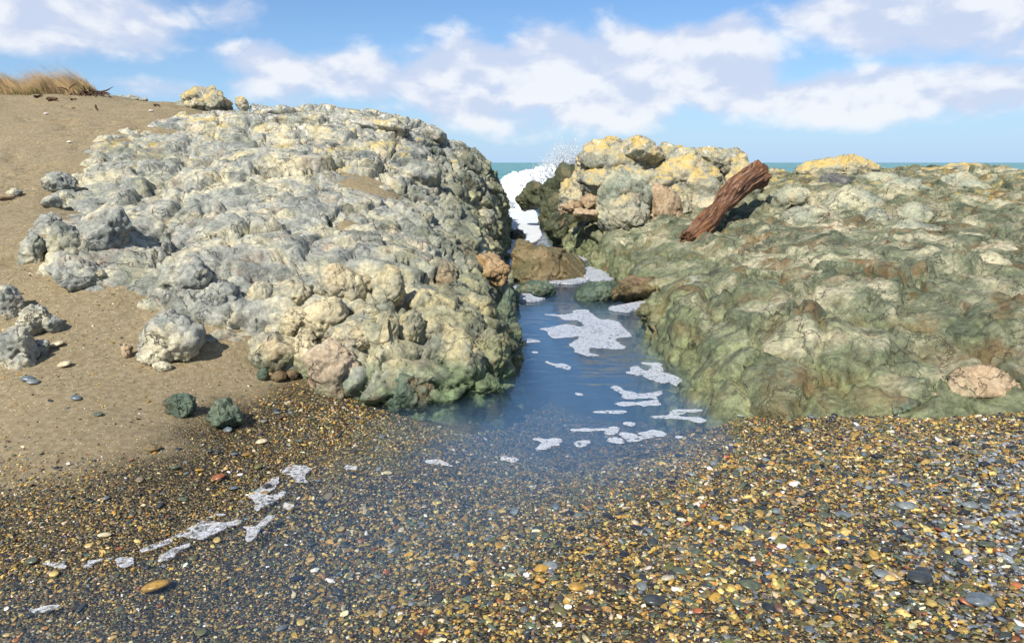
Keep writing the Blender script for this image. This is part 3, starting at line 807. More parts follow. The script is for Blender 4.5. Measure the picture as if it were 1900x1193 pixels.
# rocks and stones that stand on their own: spec, material, surface or distance, seed, look, label, category
own = [
    ((1555, 321, 84, 28), M_LICHEN, topR, None, dict(ang=.55, depth=.7), 'yellow lichen covered rock hump on the skyline right of the log', 'rock'),
    ((1821, 320, 30, 8), M_GREY, topR, None, dict(ang=.5, depth=.6), 'dark grey rock on the far right skyline against the sea', 'rock'),
    ((1838, 722, 62, 40), M_TAN, topR, None, dict(ang=.6, depth=.7, tilt=12), 'tan flat-faced boulder at the right edge above the shingle', 'boulder'),
    ((1750, 742, 20, 16), M_TAN, topR, None, dict(ang=.4, depth=.8), 'small tan stone just left of the tan boulder, at the shingle edge', 'stone'),
    ((914, 502, 42, 27), M_ORANGE, topL, None, dict(ang=.8, depth=.8, tilt=15, sink=.7, push=-.25), 'orange boulder at the left bank beside the brown boulder', 'boulder'),
    ((994, 538, 40, 17), M_GREEN, None, 9.0, dict(ang=.35, depth=.8), 'low green algae-covered rock in water below the brown boulder', 'rock'),
    ((957, 440, 22, 13), M_DARK, None, 15.5, dict(ang=.4, depth=.9), 'small mossy rock in the white channel behind the orange boulder', 'rock'),
    ((1112, 546, 42, 22), M_GREEN, None, 8.7, dict(ang=.5, depth=.8, tilt=-8), 'rounded green rock at the pool head, left of the overhanging slab', 'rock'),
    ((1188, 538, 56, 24), M_BROWN, None, 8.5, dict(ang=.8, depth=.7, tilt=-4), 'olive brown slab overhanging a dark hollow at the pool head', 'rock'),
    ((996, 366, 30, 22), M_DARK, None, 17.2, dict(ang=1.0, depth=1.0, tilt=25, cracks=1.8), 'jagged dark weedy rock at the channel mouth against the surf', 'rock'),
    ((1024, 358, 27, 24), M_DARK, None, 16.6, dict(ang=1.0, depth=1.0, tilt=-20, cracks=1.8), 'higher dark weedy rock right of the jagged one at the channel mouth', 'rock'),
    ((1034, 392, 34, 46), M_DARK, None, 14.8, dict(ang=.85, depth=.9, tilt=-15), 'dark weedy block below the rock stack at the channel edge', 'rock'),
    ((984, 374, 30, 16), M_DARK, None, 18.6, dict(ang=.85, depth=1.0), 'low dark rock at the far end of the channel', 'rock'),
    ((1062, 345, 34, 32), M_DARK, None, 15.2, dict(ang=.85, depth=1.0), 'dark green rock tucked behind the left side of the rock stack', 'rock'),
    ((1032, 424, 24, 22), M_DARK, None, 14.0, dict(ang=.8, depth=1.0), 'small dark rock at the right edge of the white channel', 'rock'),
    ((388, 190, 50, 28), M_BUFF, None, 12.9, dict(ang=.7, depth=.8, cracks=1.6), 'cracked buff boulder standing on the dune crest', 'boulder'),
    ((449, 193, 14, 14), M_BUFF, None, 13.0, dict(ang=.5, depth=.8), 'small rounded stone against the right side of the crest boulder', 'stone'),
    ((345, 197, 18, 13), M_BUFF, None, 12.9, dict(ang=.5, depth=.8), 'small stone against the left side of the crest boulder', 'stone'),
    ((236, 188, 36, 8), M_PALE, None, 15.0, dict(ang=.7, depth=.6), 'pale jagged rock tip showing over the dune crest beside the grass', 'rock'),
    ((103, 341, 29, 21), M_PALE, ground, None, dict(ang=.5, depth=.8), 'lone cream and grey boulder on the sand slope with a vertical crack', 'boulder'),
    ((25, 359, 12, 10), M_PALE, ground, None, dict(ang=.6, depth=.9), 'smallest pale stone alone on the sand near the left edge', 'stone'),
    ((158, 331, 15, 10), M_PALE, ground, None, dict(ang=.5, depth=.9), 'small grey stone between the lone boulder and the outcrop', 'stone'),
    ((93, 375, 20, 12), M_PALE, ground, None, dict(ang=.6, depth=.8), 'flat pale stone below the lone cream boulder', 'stone'),
    ((122, 368, 12, 12), M_PALE, ground, None, dict(ang=.7, depth=.8), 'knobbly pale stone right of the flat pale stone', 'stone'),
    ((176, 446, 48, 66), M_LEFT, ground, None, dict(ang=.75, depth=1.1, tilt=28, sink=.5, push=.7), 'big pale grey rib of rock beside the deep crack on the left', 'rock'),
    ((108, 470, 32, 50), M_LEFT, ground, None, dict(ang=.75, depth=1.1, tilt=-12, sink=.5, push=.7), 'pale rock rib left of the big grey rib', 'rock'),
    ((132, 518, 58, 34), M_PALE, ground, None, dict(ang=.7, depth=.9, tilt=6, sink=.45, push=.6), 'broad grey rounded rock in front of the two pale ribs', 'rock'),
    ((48, 472, 22, 44), M_LEFT, ground, None, dict(ang=.75, depth=1.1, tilt=22, sink=.5, push=.7), 'narrow pale rock ridge at far left of the ribs', 'rock'),
    ((88, 418, 22, 22), M_PALE, ground, None, dict(ang=.6, depth=.9, tilt=10), 'small pale greenish rock above the narrow ridge', 'rock'),
    ((297, 640, 60, 46), M_PALE, ground, None, dict(ang=.75, depth=.8, tilt=8, sink=.3, push=.6), 'domed grey boulder alone on the sand above the green stones', 'boulder'),
    ((275, 662, 24, 22), M_PALE, ground, None, dict(ang=.5, depth=.6), 'grey lump leaning on the front of the domed grey boulder', 'stone'),
    ((300, 682, 17, 10), M_PALE, ground, None, dict(ang=.4, depth=.8), 'small grey stone at the foot of the domed boulder', 'stone'),
    ((234, 652, 10, 16), M_TAN, ground, None, dict(ang=.7, depth=.7), 'thin brown stone left of the domed boulder', 'stone'),
    ((8, 565, 24, 34), M_PALE, ground, None, dict(ang=.75, push=.6, depth=.9), 'grey boulder cut by the left edge, upper of two', 'boulder'),
    ((16, 650, 38, 44), M_PALE, ground, None, dict(ang=.75, push=.6, depth=.9, tilt=-10), 'grey boulder cut by the left edge, lower of two', 'boulder'),
    ((56, 598, 26, 30), M_PALE, ground, None, dict(ang=.6, depth=.9, tilt=25), 'knobbly pale rock beside the two left edge boulders', 'rock'),
    ((85, 603, 24, 18), M_PALE, ground, None, dict(ang=.6, depth=.9, tilt=25), 'wedge-shaped pale rock tapering onto the sand at left', 'rock'),
    ((70, 645, 18, 16), M_PALE, ground, None, dict(ang=.5, depth=.9), 'small pale stone below the wedge-shaped rock', 'stone'),
    ((505, 655, 48, 34), M_FRONT, ground, None, dict(ang=.35, depth=.9, sink=.1), 'smooth dome of rock half buried in sand beside the pinkish lump', 'rock'),
    ((487, 696, 12, 13), M_GREEN, ground, None, dict(ang=.2, depth=.9), 'round stone below the half buried dome, left one', 'stone'),
    ((516, 700, 16, 11), M_GREEN, ground, None, dict(ang=.3, depth=.9), 'round stone below the half buried dome, right one', 'stone'),
    ((541, 697, 12, 10), M_GREEN, ground, None, dict(ang=.5, depth=.9), 'small dark stone between the round stones and the pinkish lump', 'stone'),
    ((330, 757, 27, 24), M_GREEN, ground, None, dict(ang=.9, depth=.9, push=.6), 'angular wet green stone on the gravel, left of the pair', 'stone'),
    ((407, 777, 37, 26), M_GREEN, ground, None, dict(ang=.85, depth=.9, tilt=6, push=.7), 'larger wet green stone on the gravel, right of the pair', 'stone'),
    ((280, 833, 16, 7), M_BROWN, ground, None, dict(ang=.4, depth=.9), 'low dark stone in the gravel below the green pair', 'stone'),
    ((975, 331, 24, 8), M_GREY, None, 30.0, dict(ang=.5, depth=.8), 'brown rock awash in the surf beyond the channel mouth', 'rock'),
]
for i, (spec, mt, f, Y, kw, lab, cat) in enumerate(own):
    kw = dict(kw)
    if f is topR:
        kw.setdefault('sink', .6)
    boulder(spec, mt, cat, f=f, Y=Y, seed=400 + i, label=lab, cat=cat, sub=5 if max(spec[2:]) > 20 else 4, **kw)
# the angular wedge that stands in the channel
hp = [at(*q) for q in [(944, 512, 10.1), (953, 470, 10.5), (962, 446, 10.8), (980, 452, 10.6), (1012, 462, 10.3), (1062, 470, 10.7), (1080, 484, 10.7), (1090, 508, 10.4), (1078, 528, 10.0), (1010, 532, 9.75), (950, 530, 9.9),
                       (1030, 486, 9.95)]]
hp += [q + np.array([.05, .75, -.35]) for q in hp]
bm = bmesh.new()
for q_ in hp:
    bm.verts.new(q_)
r_ = bmesh.ops.convex_hull(bm, input=bm.verts)
bmesh.ops.delete(bm, geom=[v for v in bm.verts if not v.link_faces], context='VERTS')
bmesh.ops.triangulate(bm, faces=bm.faces)
bmesh.ops.recalc_face_normals(bm, faces=bm.faces)
bm.verts.index_update()
wc, wn, wf = remesh(np.array([v.co[:] for v in bm.verts]), np.array([[v.index for v in f.verts] for f in bm.faces]), 0.013)
bm.free()
F1, F2, Tt, Lf = facets((wc + .05 * fbm(wc * 4, 3, 3)[:, None]) / .33, 77)
wc = wc + wn * (0.045 * Tt + 0.05 * Lf - 0.035 * (1 - sstep(0, .06, F2 - F1)) + .03 * fbm(wc * 3, 3, 5) + .008 * fbm(wc * 12, 4, 9, .55, True))[:, None]
link('boulder', mesh_np('boulder', wc, wf), M_BROWN, None, 'angular wet brown wedge of rock standing in the middle of the channel', 'boulder')
print('boulders', round(time.time() - T0, 1))

# sand lying in hollows of the left outcrop
sand_spots = [(700, 268, 42, 8), (655, 320, 75, 10), (650, 402, 22, 14), (470, 225, 70, 9), (600, 262, 30, 7), (420, 255, 45, 8), (350, 300, 36, 8), (460, 312, 44, 6),
              (330, 395, 26, 8)]
for i, (px, py, hw, hh) in enumerate(sand_spots):
    c = hit(px, py, topL)
    s = c[1] / F_PX
    a, b = hw * s * 1.3, max(hw * s * .8, .18)
    n = 24
    u = np.linspace(-1, 1, n)
    U, Vv = np.meshgrid(u, u)
    X, Y = c[0] + U * a, c[1] + Vv * b
    rr = np.hypot(U, Vv)
    Z = tpsL(X, Y) - 0.075 - 0.10 * sstep(0.5, 1.15, rr) + 0.008 * fbm(np.stack([X.ravel() * 4, Y.ravel() * 4, Y.ravel() * 0], 1), 2, 3).reshape(X.shape)
    link('sand_patch', mesh_np('sand_patch', np.stack([X.ravel(), Y.ravel(), Z.ravel()], 1), grid_faces(n, n)), M_SAND, kind='structure', label='brown sand caught in a hollow of the pale outcrop')


def gravel_mat():
    m, g = new_mat('gravel_on_rock')
    pos = g.n('ShaderNodeNewGeometry').outputs['Position']
    c = g.sep(g.vor(pos, 34.0, 'F1', 1))[0]
    col = g.ramp(c, [(0.0, (0.05, 0.05, 0.045)), (0.25, (0.14, 0.14, 0.12)), (0.45, (0.27, 0.21, 0.11)), (0.65, (0.36, 0.27, 0.13)), (0.85, (0.52, 0.45, 0.32))], 'CONSTANT')
    h = g.math('MULTIPLY', g.vor(pos, 34.0, 'F1', 0), -1.0)
    g.out(g.bsdf(col, 0.6, g.bump(h, 1.0, 0.03), 0.4))
    return m


M_GRAVEL = gravel_mat()
for i, (px, py, hw, hh, lift, mt, nm) in enumerate([(1730, 333, 70, 12, .03, M_GRAVEL, 'gravel_patch'), (1850, 372, 60, 14, .03, M_GRAVEL, 'gravel_patch'), (1870, 405, 55, 12, .03, M_GRAVEL, 'gravel_patch'),
                                                 (1590, 442, 50, 7, .02, M_SAND, 'sand_patch')]):
    c = hit(px, py, topR)
    a, b = hw * c[1] / F_PX * 1.3, max(hw * c[1] / F_PX, .5)
    n = 30
    u = np.linspace(-1, 1, n)
    U, Vv = np.meshgrid(u, u)
    X, Y = c[0] + U * a, c[1] + Vv * b
    Z = tpsR(X, Y) + lift - 0.16 * sstep(0.5, 1.15, np.hypot(U, Vv)) + 0.012 * fbm(np.stack([X.ravel() * 4, Y.ravel() * 4, Y.ravel() * 0], 1), 2, 3).reshape(X.shape)
    link(nm, mesh_np(nm, np.stack([X.ravel(), Y.ravel(), Z.ravel()], 1), grid_faces(n, n)), mt, kind='structure', label='loose gravel and sand caught on top of the green outcrop')


# ------------------------------------------------------------------ water of the pool and channel
def water_mat():
    m, g = new_mat('pool_water')
    pos = g.n('ShaderNodeNewGeometry').outputs['Position']
    st = g.vmath('MULTIPLY', pos, (1.0, 1.5, 1.0))
    h = g.math('ADD', g.math('MULTIPLY', g.noise(st, 4.0, 2.0, 0.45, 0.5), 1.0), g.math('MULTIPLY', g.noise(st, 16.0, 2.0, 0.5, 0.8), 0.10))
    nor = g.bump(h, 0.16, 0.04)
    lw = g.n('ShaderNodeLayerWeight'); lw.inputs['Blend'].default_value = 0.5
    g.put(lw.inputs['Normal'], nor)
    fres = g.math('ADD', g.math('MULTIPLY', g.math('POWER', lw.outputs['Facing'], 5.0), 0.98), 0.02)
    tr = g.n('ShaderNodeBsdfTransparent'); tr.inputs[0].default_value = (0.97, 0.985, 0.98, 1)
    gl = g.n('ShaderNodeBsdfGlossy'); gl.inputs['Roughness'].default_value = 0.04
    g.put(gl.inputs['Normal'], nor)
    mx = g.n('ShaderNodeMixShader')
    g.put(mx.inputs[0], fres); g.put(mx.inputs[1], tr.outputs[0]); g.put(mx.inputs[2], gl.outputs[0])
    vs = g.n('ShaderNodeVolumePrincipled')
    vs.inputs['Color'].default_value = (0.22, 0.41, 0.66, 1)
    vs.inputs['Density'].default_value = 0.82
    vs.inputs['Anisotropy'].default_value = 0.0
    g.out(mx.outputs[0], vs.outputs[0])
    return m


M_WATER = water_mat()
bm = bmesh.new()
bmesh.ops.create_cube(bm, size=1.0)
for v in bm.verts:
    v.co = ((v.co.x + .5) * 9.5 - 5.6, (v.co.y + .5) * 24.4 + 0.3, -2.6 if v.co.z < 0 else 0.0)
wm = bpy.data.meshes.new('pool_water'); bm.to_mesh(wm); bm.free()
link('pool_water', wm, M_WATER, kind='structure', label='shallow clear to murky blue water of the tidal pool and channel')


# ------------------------------------------------------------------ the sea
def sea_mat():
    m, g = new_mat('sea_water')
    pos = g.n('ShaderNodeNewGeometry').outputs['Position']
    n = g.noise(g.vmath('MULTIPLY', pos, (0.25, 1.0, 1.0)), 0.05, 4.0)
    col = g.mix(g.rng(n, 0.35, 0.65), (0.10, 0.24, 0.245), (0.15, 0.33, 0.32))
    cap = g.noise(g.vmath('MULTIPLY', pos, (0.35, 1.6, 1.0)), 0.22, 8.0, 0.75)
    col = g.mix(g.rng(cap, 0.68, 0.72), col, (0.75, 0.8, 0.8))
    h = g.math('ADD', g.noise(g.vmath('MULTIPLY', pos, (0.5, 1.4, 1.0)), 0.7, 6.0, 0.65), g.math('MULTIPLY', g.noise(g.vmath('MULTIPLY', pos, (0.6, 1.5, 1.0)), 0.12, 4.0), 3.0))
    g.out(g.bsdf(col, 0.42, g.bump(h, 0.6, 0.5), 0.35))
    return m


M_SEA = sea_mat()
sx = lines([(-9000, -400, 860), (-400, -60, 20), (-60, -15, 2.5), (-15, 25, .4), (25, 60, 2.5), (60, 400, 20), (400, 9000, 860)])
sy = lines([(24.0, 60, .3), (60, 140, 2), (140, 600, 20), (600, 3000, 200), (3000, 15000, 1500)])
SX, SY = np.meshgrid(sx, sy)
q = np.stack([SX.ravel() * .05, SY.ravel() * .16, SX.ravel() * 0], 1)
amp = np.where(SY < 140, 1.0, 0.0).ravel()
sw = fbm(q, 3, 4) * 0.55 * amp
roller = np.exp(-((SY - 47 - .05 * SX) / 3.2) ** 2).ravel() * 0.85
SZ = -0.45 + sw * sstep(24, 40, SY).ravel() + roller + 0.08 * fbm(q * 9, 3, 8) * amp
link('sea', mesh_np('sea', np.stack([SX.ravel(), SY.ravel(), SZ], 1), grid_faces(len(sx), len(sy))), M_SEA, kind='structure', label='teal sea with a rolling swell behind the rocks')


# surf and spray breaking beyond the channel mouth
def foam_mat(name, c=(0.86, 0.88, 0.90), holes=True, scale=1.0, lace=0.0):
    m, g = new_mat(name)
    pos = g.n('ShaderNodeNewGeometry').outputs['Position']
    h = g.math('ADD', g.vor(pos, 90.0 * scale, 'F1'), g.math('MULTIPLY', g.noise(pos, 24.0 * scale, 4.0), 1.5))
    col = g.mix(g.rng(g.noise(pos, 18.0 * scale, 5.0, 0.7), 0.3, 0.7), tuple(q * 0.80 for q in c), c)
    b = g.bsdf(col, 0.7, g.bump(h, 0.35, 0.01), 0.3)
    if holes:
        tr = g.n('ShaderNodeBsdfTransparent')
        mx = g.n('ShaderNodeMixShader')
        hol = g.math('MULTIPLY', g.rng(g.noise(pos, 28.0 * scale, 5.0, 0.7), 0.64 - lace, 0.70 - lace), 0.85)
        cells = g.math('MULTIPLY', g.rng(g.vor(pos, 34.0, 'SMOOTH_F1'), 0.42, 0.22), g.rng(g.noise(pos, 9.0, 3.0), 0.50 - lace, 0.64 - lace))
        hol = g.math('MAXIMUM', hol, g.math('MULTIPLY', cells, 0.9))
        thin = g.math('MAXIMUM', hol, g.rng(g.noise(pos, 130.0, 3.0, 0.7), 0.36, 0.66, 0.08, 0.60))
        g.put(mx.inputs[0], thin); g.put(mx.inputs[1], b); g.put(mx.inputs[2], tr.outputs[0])
        b = mx.outputs[0]
    g.out(b)
    return m


M_SURF = foam_mat('white_surf', (0.70, 0.73, 0.75), False, 0.3)
M_FOAM = foam_mat('pool_foam', (0.62, 0.66, 0.72), True, 1.0, 0.06)
M_LACE = foam_mat('lacy_foam', (0.72, 0.74, 0.77), True, 1.6, 0.13)
surf = bpy.data.objects.new('breaking_wave', None)
COL.objects.link(surf)
surf.location = (0.6, 28, -0.45)
surf['label'] = 'white wave breaking and throwing spray beyond the channel mouth'
surf['category'] = 'wave'
V, Fc = ico(6)
parts = []
crest = [(962, 388, 25.5, 34, 22), (955, 372, 27, 26, 22), (985, 356, 28.5, 36, 32), (1015, 345, 28.5, 36, 30), (1045, 340, 29, 30, 28), (1062, 330, 29.5, 22, 26), (960, 350, 29, 24, 20), (1000, 375, 26.5, 50, 22)]
SV, SF = [], []
off = 0
V4, F4 = ico(5)
for i, (px, py, Y, hw, hh) in enumerate(crest):
    c = at(px, py, Y); s = Y / F_PX
    P = V4 * np.array([hw * s, .6, hh * s * .95]) + c
    P = P + V4 * (0.34 * fbm(P * 2.2, 5, 60 + i, .7, True) + 0.14 * fbm(P * 9, 3, 71))[:, None]
    SV.append(P); SF.append(F4 + off); off += len(P)
o = link('foam_mass', mesh_np('foam_mass', np.concatenate(SV), np.concatenate(SF)), M_SURF, surf)
o.matrix_parent_inverse = Matrix.Translation(-surf.location)
# droplets: small tetrahedra thrown up along the wave
N = 20000
u = rng.random(N)
px = 945 + 130 * u ** 0.75 + rng.normal(0, 7, N)
topy = np.interp(px, [940, 960, 1000, 1030, 1060, 1078], [356, 338, 310, 280, 254, 240])
boty = np.interp(px, [940, 960, 1000, 1030, 1060, 1078], [378, 362, 345, 335, 325, 322])
tt = rng.random(N) ** 1.9
clump = fbm(np.stack([px * .035, tt * 1.2, px * 0], 1), 2, 77) + rng.normal(0, .25, N)
py = boty + (topy - boty) * tt * (0.78 + 0.5 * clump) + rng.normal(0, 2, N)
px = px + rng.normal(0, 5, N) * tt
YY = 28.5 + rng.normal(0, .5, N)
sz = rng.uniform(.003, .011, N) * (1 + 1.2 * (1 - tt)) * (1 + 1.5 * (rng.random(N) < .06))
tet = np.array([[1, 1, 1], [-1, -1, 1], [-1, 1, -1], [1, -1, -1]]) * .8
tf = np.array([[0, 2, 1], [0, 1, 3], [0, 3, 2], [1, 2, 3]])
d_ = np.stack([(px - CX) / F_PX, math.cos(PITCH) + (CY - py) / F_PX * math.sin(PITCH), -math.sin(PITCH) + (CY - py) / F_PX * math.cos(PITCH)], 1)
Pc = d_ * (YY / d_[:, 1])[:, None] + np.array([0, 0, EYE])
rot = rng.normal(size=(N, 1, 3)) * .5
PV = (Pc[:, None, :] + (tet[None] * (1 + rot)) * sz[:, None, None]).reshape(-1, 3)
PF = (tf[None] + (np.arange(N) * 4)[:, None, None]).reshape(-1, 3)
o = link('spray', mesh_np('spray', PV, PF, False), M_SURF, surf, kind='stuff')
o.matrix_parent_inverse = Matrix.Translation(-surf.location)


# ------------------------------------------------------------------ foam on the pool
def foam_patch(pts, label, z=0.0, thick=0.003, mat=None, seed=0, rag=1.0, film=True):
    P = np.array([level(a, b, z)[:2] for a, b in pts])
    n = len(P)
    out = []
    for i in range(n):                                   # Catmull-Rom through the outline
        p0, p1, p2, p3 = P[i - 1], P[i], P[(i + 1) % n], P[(i + 2) % n]
        k = max(4, int(np.hypot(*(p2 - p1)) / 0.012))
        for t in np.linspace(0, 1, k, endpoint=False):
            out.append(0.5 * ((2 * p1) + (-p0 + p2) * t + (2 * p0 - 5 * p1 + 4 * p2 - p3) * t * t + (-p0 + 3 * p1 - 3 * p2 + p3) * t ** 3))
    Q = np.array(out)
    c = Q.mean(0)
    q3 = np.stack([Q[:, 0] * 22, Q[:, 1] * 22, np.full(len(Q), seed * 3.1)], 1)
    Q = Q + rag * np.stack([fbm(q3, 3, seed), fbm(q3 + 9, 3, seed + 1)], 1) * 0.020
    bm = bmesh.new()
    top = [bm.verts.new((x - c[0], y - c[1], thick)) for x, y in Q]
    bot = [bm.verts.new((x - c[0], y - c[1], -0.002)) for x, y in Q * 1.0]
    m = len(top)
    for i in range(m):
        bm.faces.new((bot[i], bot[(i + 1) % m], top[(i + 1) % m], top[i]))
    f = bm.faces.new(top)
    bmesh.ops.triangulate(bm, faces=[f])
    bmesh.ops.recalc_face_normals(bm, faces=bm.faces)
    me = bpy.data.meshes.new('foam_patch'); bm.to_mesh(me); bm.free()
    o = link('foam_patch', me, mat or M_FOAM, None, label, 'foam', 'foam rafts floating on the pool')
    o.location = (c[0], c[1], z)
    if not film:
        return o
    # thin lacy film round the raft
    dq = np.roll(Q, -2, 0) - np.roll(Q, 2, 0)
    nrm = np.stack([dq[:, 1], -dq[:, 0]], 1) / np.maximum(np.hypot(dq[:, 0], dq[:, 1]), 1e-6)[:, None]
    area = 0.5 * np.sum(Q[:, 0] * np.roll(Q[:, 1], -1) - Q[:, 1] * np.roll(Q[:, 0], -1))
    O = Q + nrm * (1 if area > 0 else -1) * (0.005 + 0.016 * np.clip(fbm(q3 * .5 + 31, 3, seed + 5) + .3, 0, 1))[:, None]
    ring = np.concatenate([Q, O]) - c
    FV = np.concatenate([ring, np.full((len(ring), 1), 0.0012)], 1)
    a_ = np.arange(m); b_ = (a_ + 1) % m
    link('foam_fringe', mesh_np('foam_fringe', FV, np.stack([a_, b_, b_ + m, a_ + m], 1)), M_LACE, o)
    return o


def cA(p): return [(900 + x / 3.4545, 550 + y / 3.4545) for x, y in p]
def cB(p): return [(x / 2.888, 780 + y / 2.888) for x, y in p]
def cC(p): return [(500 + x / 2.888, 780 + y / 2.888) for x, y in p]
def ell(cx, cy, a, b): return [(cx + a * math.cos(t), cy + b * math.sin(t) * (1 + .25 * math.sin(2 * t))) for t in np.linspace(0, 2 * math.pi, 9)[:-1]]


foams = [
    (cA([(385, 115), (480, 118), (560, 110), (570, 92), (650, 90), (690, 120), (735, 150), (800, 150), (860, 170), (880, 200), (935, 250), (830, 275), (890, 335), (700, 330), (660, 355), (715, 380),
         (650, 380), (580, 350), (575, 330), (545, 310), (605, 270), (600, 255), (440, 268), (400, 225), (360, 208), (430, 200), (515, 180), (600, 195), (640, 185), (600, 155), (520, 150), (480, 130)]),
     'largest white foam raft on the blue pool, near its head'),
    (cA([(1000, 425), (1120, 430), (1125, 455), (1150, 490), (1240, 515), (1240, 550), (1215, 572), (1180, 545), (1135, 555), (1040, 520), (1030, 495), (985, 512), (960, 500), (900, 488), (945, 478),
         (930, 460), (985, 448), (1000, 470), (1060, 480), (1075, 460), (1060, 445)]), 'branching foam raft against the green outcrop, right of the pool'),
    (cA([(815, 580), (850, 580), (890, 605), (1000, 625), (1075, 620), (1130, 608), (1130, 622), (1085, 640), (1095, 655), (1050, 650), (1000, 648), (940, 655), (895, 650), (890, 625), (830, 600)]),
     'bowl-shaped foam raft in mid pool above a thin bar of foam'),
    (cA([(840, 685), (900, 680), (970, 682), (1085, 668), (1100, 662), (1115, 695), (1060, 695), (1010, 702), (975, 690), (880, 700)]), 'bar of foam just below the bowl-shaped raft'),
    (cA([(700, 740), (800, 735), (885, 735), (870, 750), (780, 745)]), 'thin foam sliver left of the forked raft'),
    (cA([(1065, 768), (1180, 762), (1200, 740), (1230, 728), (1375, 725), (1370, 740), (1280, 742), (1235, 765), (1300, 775), (1400, 785), (1400, 805), (1360, 805), (1310, 790), (1200, 778), (1100, 780)]),
     'forked foam raft at the right side of the pool'),
    (cA([(555, 852), (650, 848), (770, 850), (800, 842), (840, 845), (835, 875), (800, 888), (775, 878), (785, 862), (700, 858), (580, 860)]), 'hammer-shaped foam streak in the lower pool'),
    (cA([(862, 880), (905, 875), (960, 885), (970, 900), (1020, 890), (990, 878), (1030, 868), (1070, 855), (1130, 872), (1148, 890), (1100, 900), (1030, 908), (960, 925), (915, 925), (890, 900)]),
     'two-lobed foam raft right of the hammer-shaped streak'),
    (cA([(305, 920), (340, 912), (400, 922), (455, 912), (462, 930), (430, 945), (455, 950), (410, 960), (415, 975), (340, 975), (350, 960), (370, 945), (340, 925)]), 'bow-tie shaped foam patch in the lower pool'),
    (cA([(590, 930), (650, 925), (650, 940), (620, 958), (592, 955)]), 'small foam patch right of the bow-tie patch'),
    (cA([(805, 915), (840, 910), (880, 925), (875, 935), (805, 935)]), 'small foam patch below the two-lobed raft'),
    (cA([(208, 290), (250, 278), (300, 275), (340, 290), (300, 295), (220, 297)]), 'small flat foam patch near the left bank of the pool'),
    (cA([(395, 418), (430, 430), (520, 440), (545, 465), (520, 465), (440, 440)]), 'slanting foam sliver below the largest raft'),
    (cA(ell(603, 627, 22, 7)), 'tiny foam dot in mid pool left of the bowl-shaped raft'), (cA(ell(320, 358, 15, 5)), 'tiny foam dot below the flat patch by the left bank'),
    (cA(ell(925, 817, 28, 9)), 'small foam oval below the foam sliver'), (cA(ell(1245, 900, 20, 7)), 'tiny foam dot right of the two-lobed raft'),
    (cA([(1570, 725), (1640, 722), (1690, 740), (1725, 765), (1680, 768), (1610, 760), (1600, 740)]), 'foam patch where the green outcrop meets the shingle'),
    (cB([(1490, 230), (1550, 190), (1570, 235), (1640, 245), (1670, 265), (1640, 290), (1650, 325), (1580, 330), (1560, 295), (1510, 280)]), 'lumpy foam patch at the top of the left waterline'),
    (cB([(1330, 385), (1380, 340), (1450, 310), (1490, 310), (1480, 350), (1430, 395), (1480, 395), (1500, 378), (1525, 390), (1510, 415), (1380, 480), (1370, 445), (1340, 420)]),
     'hooked foam patch on the left waterline'),
    (cB([(760, 700), (830, 620), (900, 560), (950, 510), (1030, 480), (1100, 460), (1180, 430), (1200, 460), (1120, 500), (1200, 505), (1090, 540), (1200, 545), (1290, 525), (1295, 545), (1180, 590),
         (1090, 635), (960, 620), (900, 660), (830, 690)]), 'longest lacy foam strip on the left waterline'),
    (cB([(1310, 570), (1370, 565), (1440, 515), (1465, 525), (1400, 580), (1370, 635), (1325, 640), (1330, 600)]), 'boot-shaped foam patch right of the lacy strip'),
    (cB([(835, 745), (880, 710), (1000, 660), (1010, 672), (900, 740), (850, 760)]), 'narrow foam sliver below the lacy strip'),
    (cB([(440, 785), (480, 745), (560, 728), (600, 740), (540, 755), (490, 780)]), 'thin foam scrap left of the ragged scrap at lower left'),
    (cB([(620, 770), (630, 740), (700, 735), (725, 760), (690, 780), (640, 785)]), 'ragged foam scrap at the lower left waterline'),
    (cB([(150, 1025), (200, 1005), (300, 990), (295, 1005), (200, 1030)]), 'lowest foam sliver over the pebbles at bottom left'),
    (cB([(215, 765), (270, 755), (340, 780), (330, 790), (250, 778)]), 'leftmost foam scrap on the left waterline'), (cB(ell(1540, 458, 25, 17)), 'round foam dab right of the hooked patch'),
    (cC(ell(435, 252, 35, 13)), 'oval foam dab over the pebbles, leftmost of the lower pool row'),
    (cC([(840, 215), (890, 210), (930, 225), (975, 245), (900, 235), (850, 230)]), 'tadpole-shaped foam dab in the lower pool row'),
    (cC(ell(1290, 207, 48, 12)), 'long oval foam dab, rightmost of the lower pool row'),
]
for i, (pts, lab) in enumerate(foams):
    foam_patch(pts, lab, seed=500 + i, z=0.003 if i < 18 else 0.008, mat=M_FOAM if i < 18 else M_LACE, film=i < 18)
# white water filling the channel
chan = [([(940, 470), (946, 440), (945, 405), (955, 392), (992, 392), (1000, 420), (1004, 440), (985, 455), (965, 470)], 'white foam sheet filling the narrow channel'),
        ([(1085, 500), (1105, 497), (1130, 506), (1138, 520), (1110, 524), (1085, 515)], 'white foam swirl right of the brown boulder'),
        ([(940, 535), (965, 532), (990, 552), (1010, 556), (990, 560), (955, 556)], 'white foam swirl left of the low green rock'),
        ([(1010, 516), (1060, 516), (1090, 522), (1060, 528), (1020, 525)], 'white foam fringe along the front of the brown boulder'),
        ([(1130, 574), (1165, 566), (1200, 560), (1190, 572), (1165, 580)], 'foam fringe under the overhanging slab'),
        ([(1075, 470), (1085, 466), (1092, 480), (1080, 486)], 'small foam swirl behind the brown boulder')]
for i, (pts, lab) in enumerate(chan):
    foam_patch(pts, lab, seed=600 + i, z=0.006, thick=0.02, mat=M_SURF if i == 0 else M_FOAM, rag=1.6)


